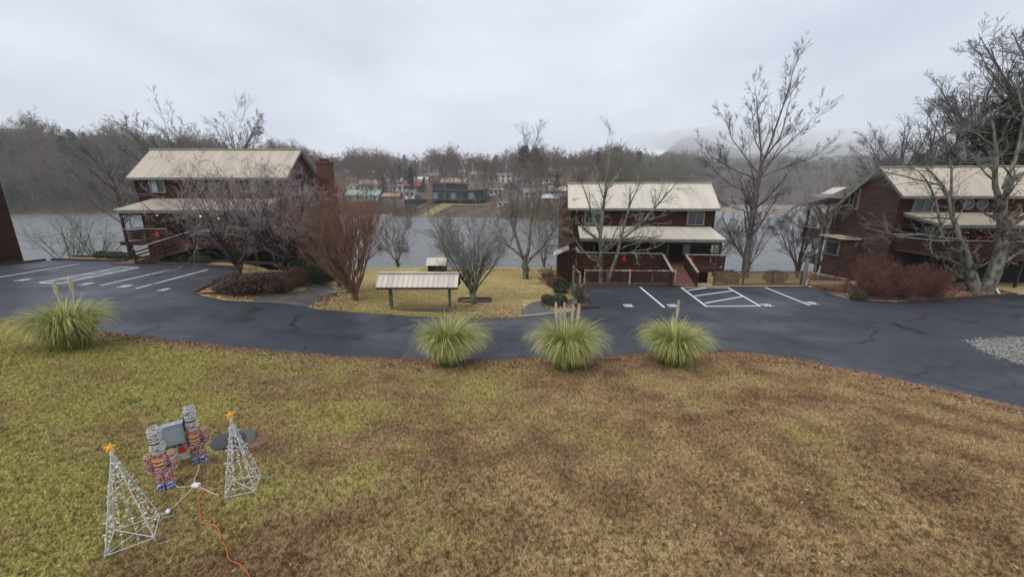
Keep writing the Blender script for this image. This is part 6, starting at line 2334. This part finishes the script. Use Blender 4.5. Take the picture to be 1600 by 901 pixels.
# black retaining wall, its lawn stairs, pole
q0, q1 = far_hit(632, 329), far_hit(668, 316)
rw = thing('retaining_wall', 'black retaining wall below the small white house', 'wall', q0, 0)
d = q1 - q0
m = MB()
zt = pd(640, 311.5, q0.y).z - q0.z
m.slab([(0, -.3, zt), (d.x, d.y - .3, zt), (d.x, d.y + .3, zt), (0, .3, zt)], zt + 2.5)
m.build('panel', FM['dark'], rw)
q2 = far_hit(628, 331)
m = MB().bar((-2.2, -.6, zt * .42), (d.x * .55, d.y * .45 - .6, zt * .42), .25, .35).build('ledge', FM['lilac'], rw)
q = far_hit(632, 331)
po = thing('utility_pole', 'pale utility pole left of the small white house', 'pole', q, 0)
ph = pd(632, 298, q.y).z - q.z
MB().tube([(0, 0, -1), (0, 0, ph)], [.28, .2], 8).build('pole', M['kerb'], po)
MB().bar((-.9, 0, ph - .6), (.9, 0, ph - .6), .12, .16).build('crossarm', M['grey_post'], po)
sa, sb = far_hit(657, 334), far_hit(678, 322)
stt = thing('bank_stairs', 'dark stairs with handrail running up the far lawn', 'stairs', sa, 0)
for k in range(9):
    p_ = (sb - sa) * (k / 8)
    MB().box(p_.x - .7, p_.x + .7, p_.y - .3, p_.y + .9, p_.z + .3, p_.z + .55).build('tread', FM['grey'], stt)
    if k % 2 == 0:
        MB().box(p_.x - .85, p_.x - .7, p_.y - .1, p_.y + .1, p_.z, p_.z + 1.9).build('rail_post', FM['dark'], stt)
MB().bar((-.78, 0, 1.9), (sb.x - sa.x - .78, sb.y - sa.y, sb.z - sa.z + 1.9), .14, .14).build('handrail', FM['dark'], stt)
dq = far_hit(594, 337)
o = MB().box(-6, 6, -2, 2, -.5, .35).box(-6, -5.5, -1.9, -1.6, .35, 1.2).box(5.5, 6, -1.9, -1.6, .35, 1.2).build('dock', M['kerb'])
o.location = (dq.x, dq.y - 1.5, WATER + .3)
tag(o, 'pale low dock at the waterline left of the far lawn', 'dock')


def vehicle(label, px, py, L, body, rz=0.0):
    q = far_hit(px, py)
    t = thing('parked_car', label, 'car', q, rz, 'vehicles across the lake')
    MB().box(-L / 2, L / 2, -.95, .95, .4, 1.1).build('body', FM[body], t)
    m = MB()
    m.poly([(-L * .1, -.85, 1.1), (L * .38, -.85, 1.1), (L * .3, -.75, 1.85), (0, -.75, 1.85)])
    m.poly([(L * .38, .85, 1.1), (-L * .1, .85, 1.1), (0, .75, 1.85), (L * .3, .75, 1.85)])
    m.poly([(0, -.75, 1.85), (L * .3, -.75, 1.85), (L * .3, .75, 1.85), (0, .75, 1.85)])
    m.poly([(-L * .1, .85, 1.1), (-L * .1, -.85, 1.1), (0, -.75, 1.85), (0, .75, 1.85)])
    m.poly([(L * .38, -.85, 1.1), (L * .38, .85, 1.1), (L * .3, .75, 1.85), (L * .3, -.75, 1.85)])
    m.build('cab', FM[body], t)
    MB().box(0, L * .28, -.9, -.84, 1.2, 1.7).build('window', M['glass'], t)
    for x in (-L * .32, L * .3):
        for y in (-.95, .95):
            MB().tube([(x, y - .1, .38), (x, y + .1, .38)], .38, 10).build('wheel', M['black'], t)
    return t


vehicle('white pickup parked on the shore seen right of the tall trunk', 1252, 316.5, 6.4, 'white')
vehicle('dark car parked beside the white pickup across the lake', 1264, 316.5, 5.0, 'dark')
vehicle('blue car parked at the far houses above the green roof', 577, 296, 5.0, 'blue')
vehicle('blue car parked beside the small white house', 652, 309.5, 4.6, 'blue')

# ------------------------------------------------------------------ haze
hz = MB().box(-1400, 1700, -60, 1300, -16, 160).build('haze', None)
hm = bpy.data.materials.new('misty_air')
hm.use_nodes = True
hm.node_tree.nodes.clear()
ho = hm.node_tree.nodes.new('ShaderNodeOutputMaterial')
hv = hm.node_tree.nodes.new('ShaderNodeVolumePrincipled')
hv.inputs['Color'].default_value = (.96, .97, .99, 1)
hv.inputs['Density'].default_value = .00034
hm.node_tree.links.new(hv.outputs[0], ho.inputs['Volume'])
hz.data.materials.append(hm)
tag(hz, 'thin winter mist over the lake and hills', 'haze', kind='stuff')

# low cloud hanging on the mountain tops
def cloud(label, c, r):
    o = MB().lathe((0, 0, 0), [(math.sin(PI * k / 10), -math.cos(PI * k / 10)) for k in range(11)], 20).build('low_cloud', None, None, True)
    o.location = c
    o.scale = r
    o.data.materials.append(cm)
    return tag(o, label, 'cloud', 'low clouds on the mountain', 'stuff')


cm = bpy.data.materials.new('cloud_mist')
cm.use_nodes = True
cm.node_tree.nodes.clear()
co_ = cm.node_tree.nodes.new('ShaderNodeOutputMaterial')
cv_ = cm.node_tree.nodes.new('ShaderNodeVolumePrincipled')
cv_.inputs['Color'].default_value = (.97, .98, .99, 1)
cv_.inputs['Density'].default_value = .006
cm.node_tree.links.new(cv_.outputs[0], co_.inputs['Volume'])
cloud('low cloud over the left mountain shoulder', (470, 860, 118), (170, 90, 34))
cloud('low cloud over the mountain saddle', (700, 900, 112), (200, 90, 38))
cloud('low cloud over the right mountain', (980, 930, 120), (230, 100, 36))
cloud('low cloud over the left mountain peak', (400, 960, 134), (150, 90, 24))
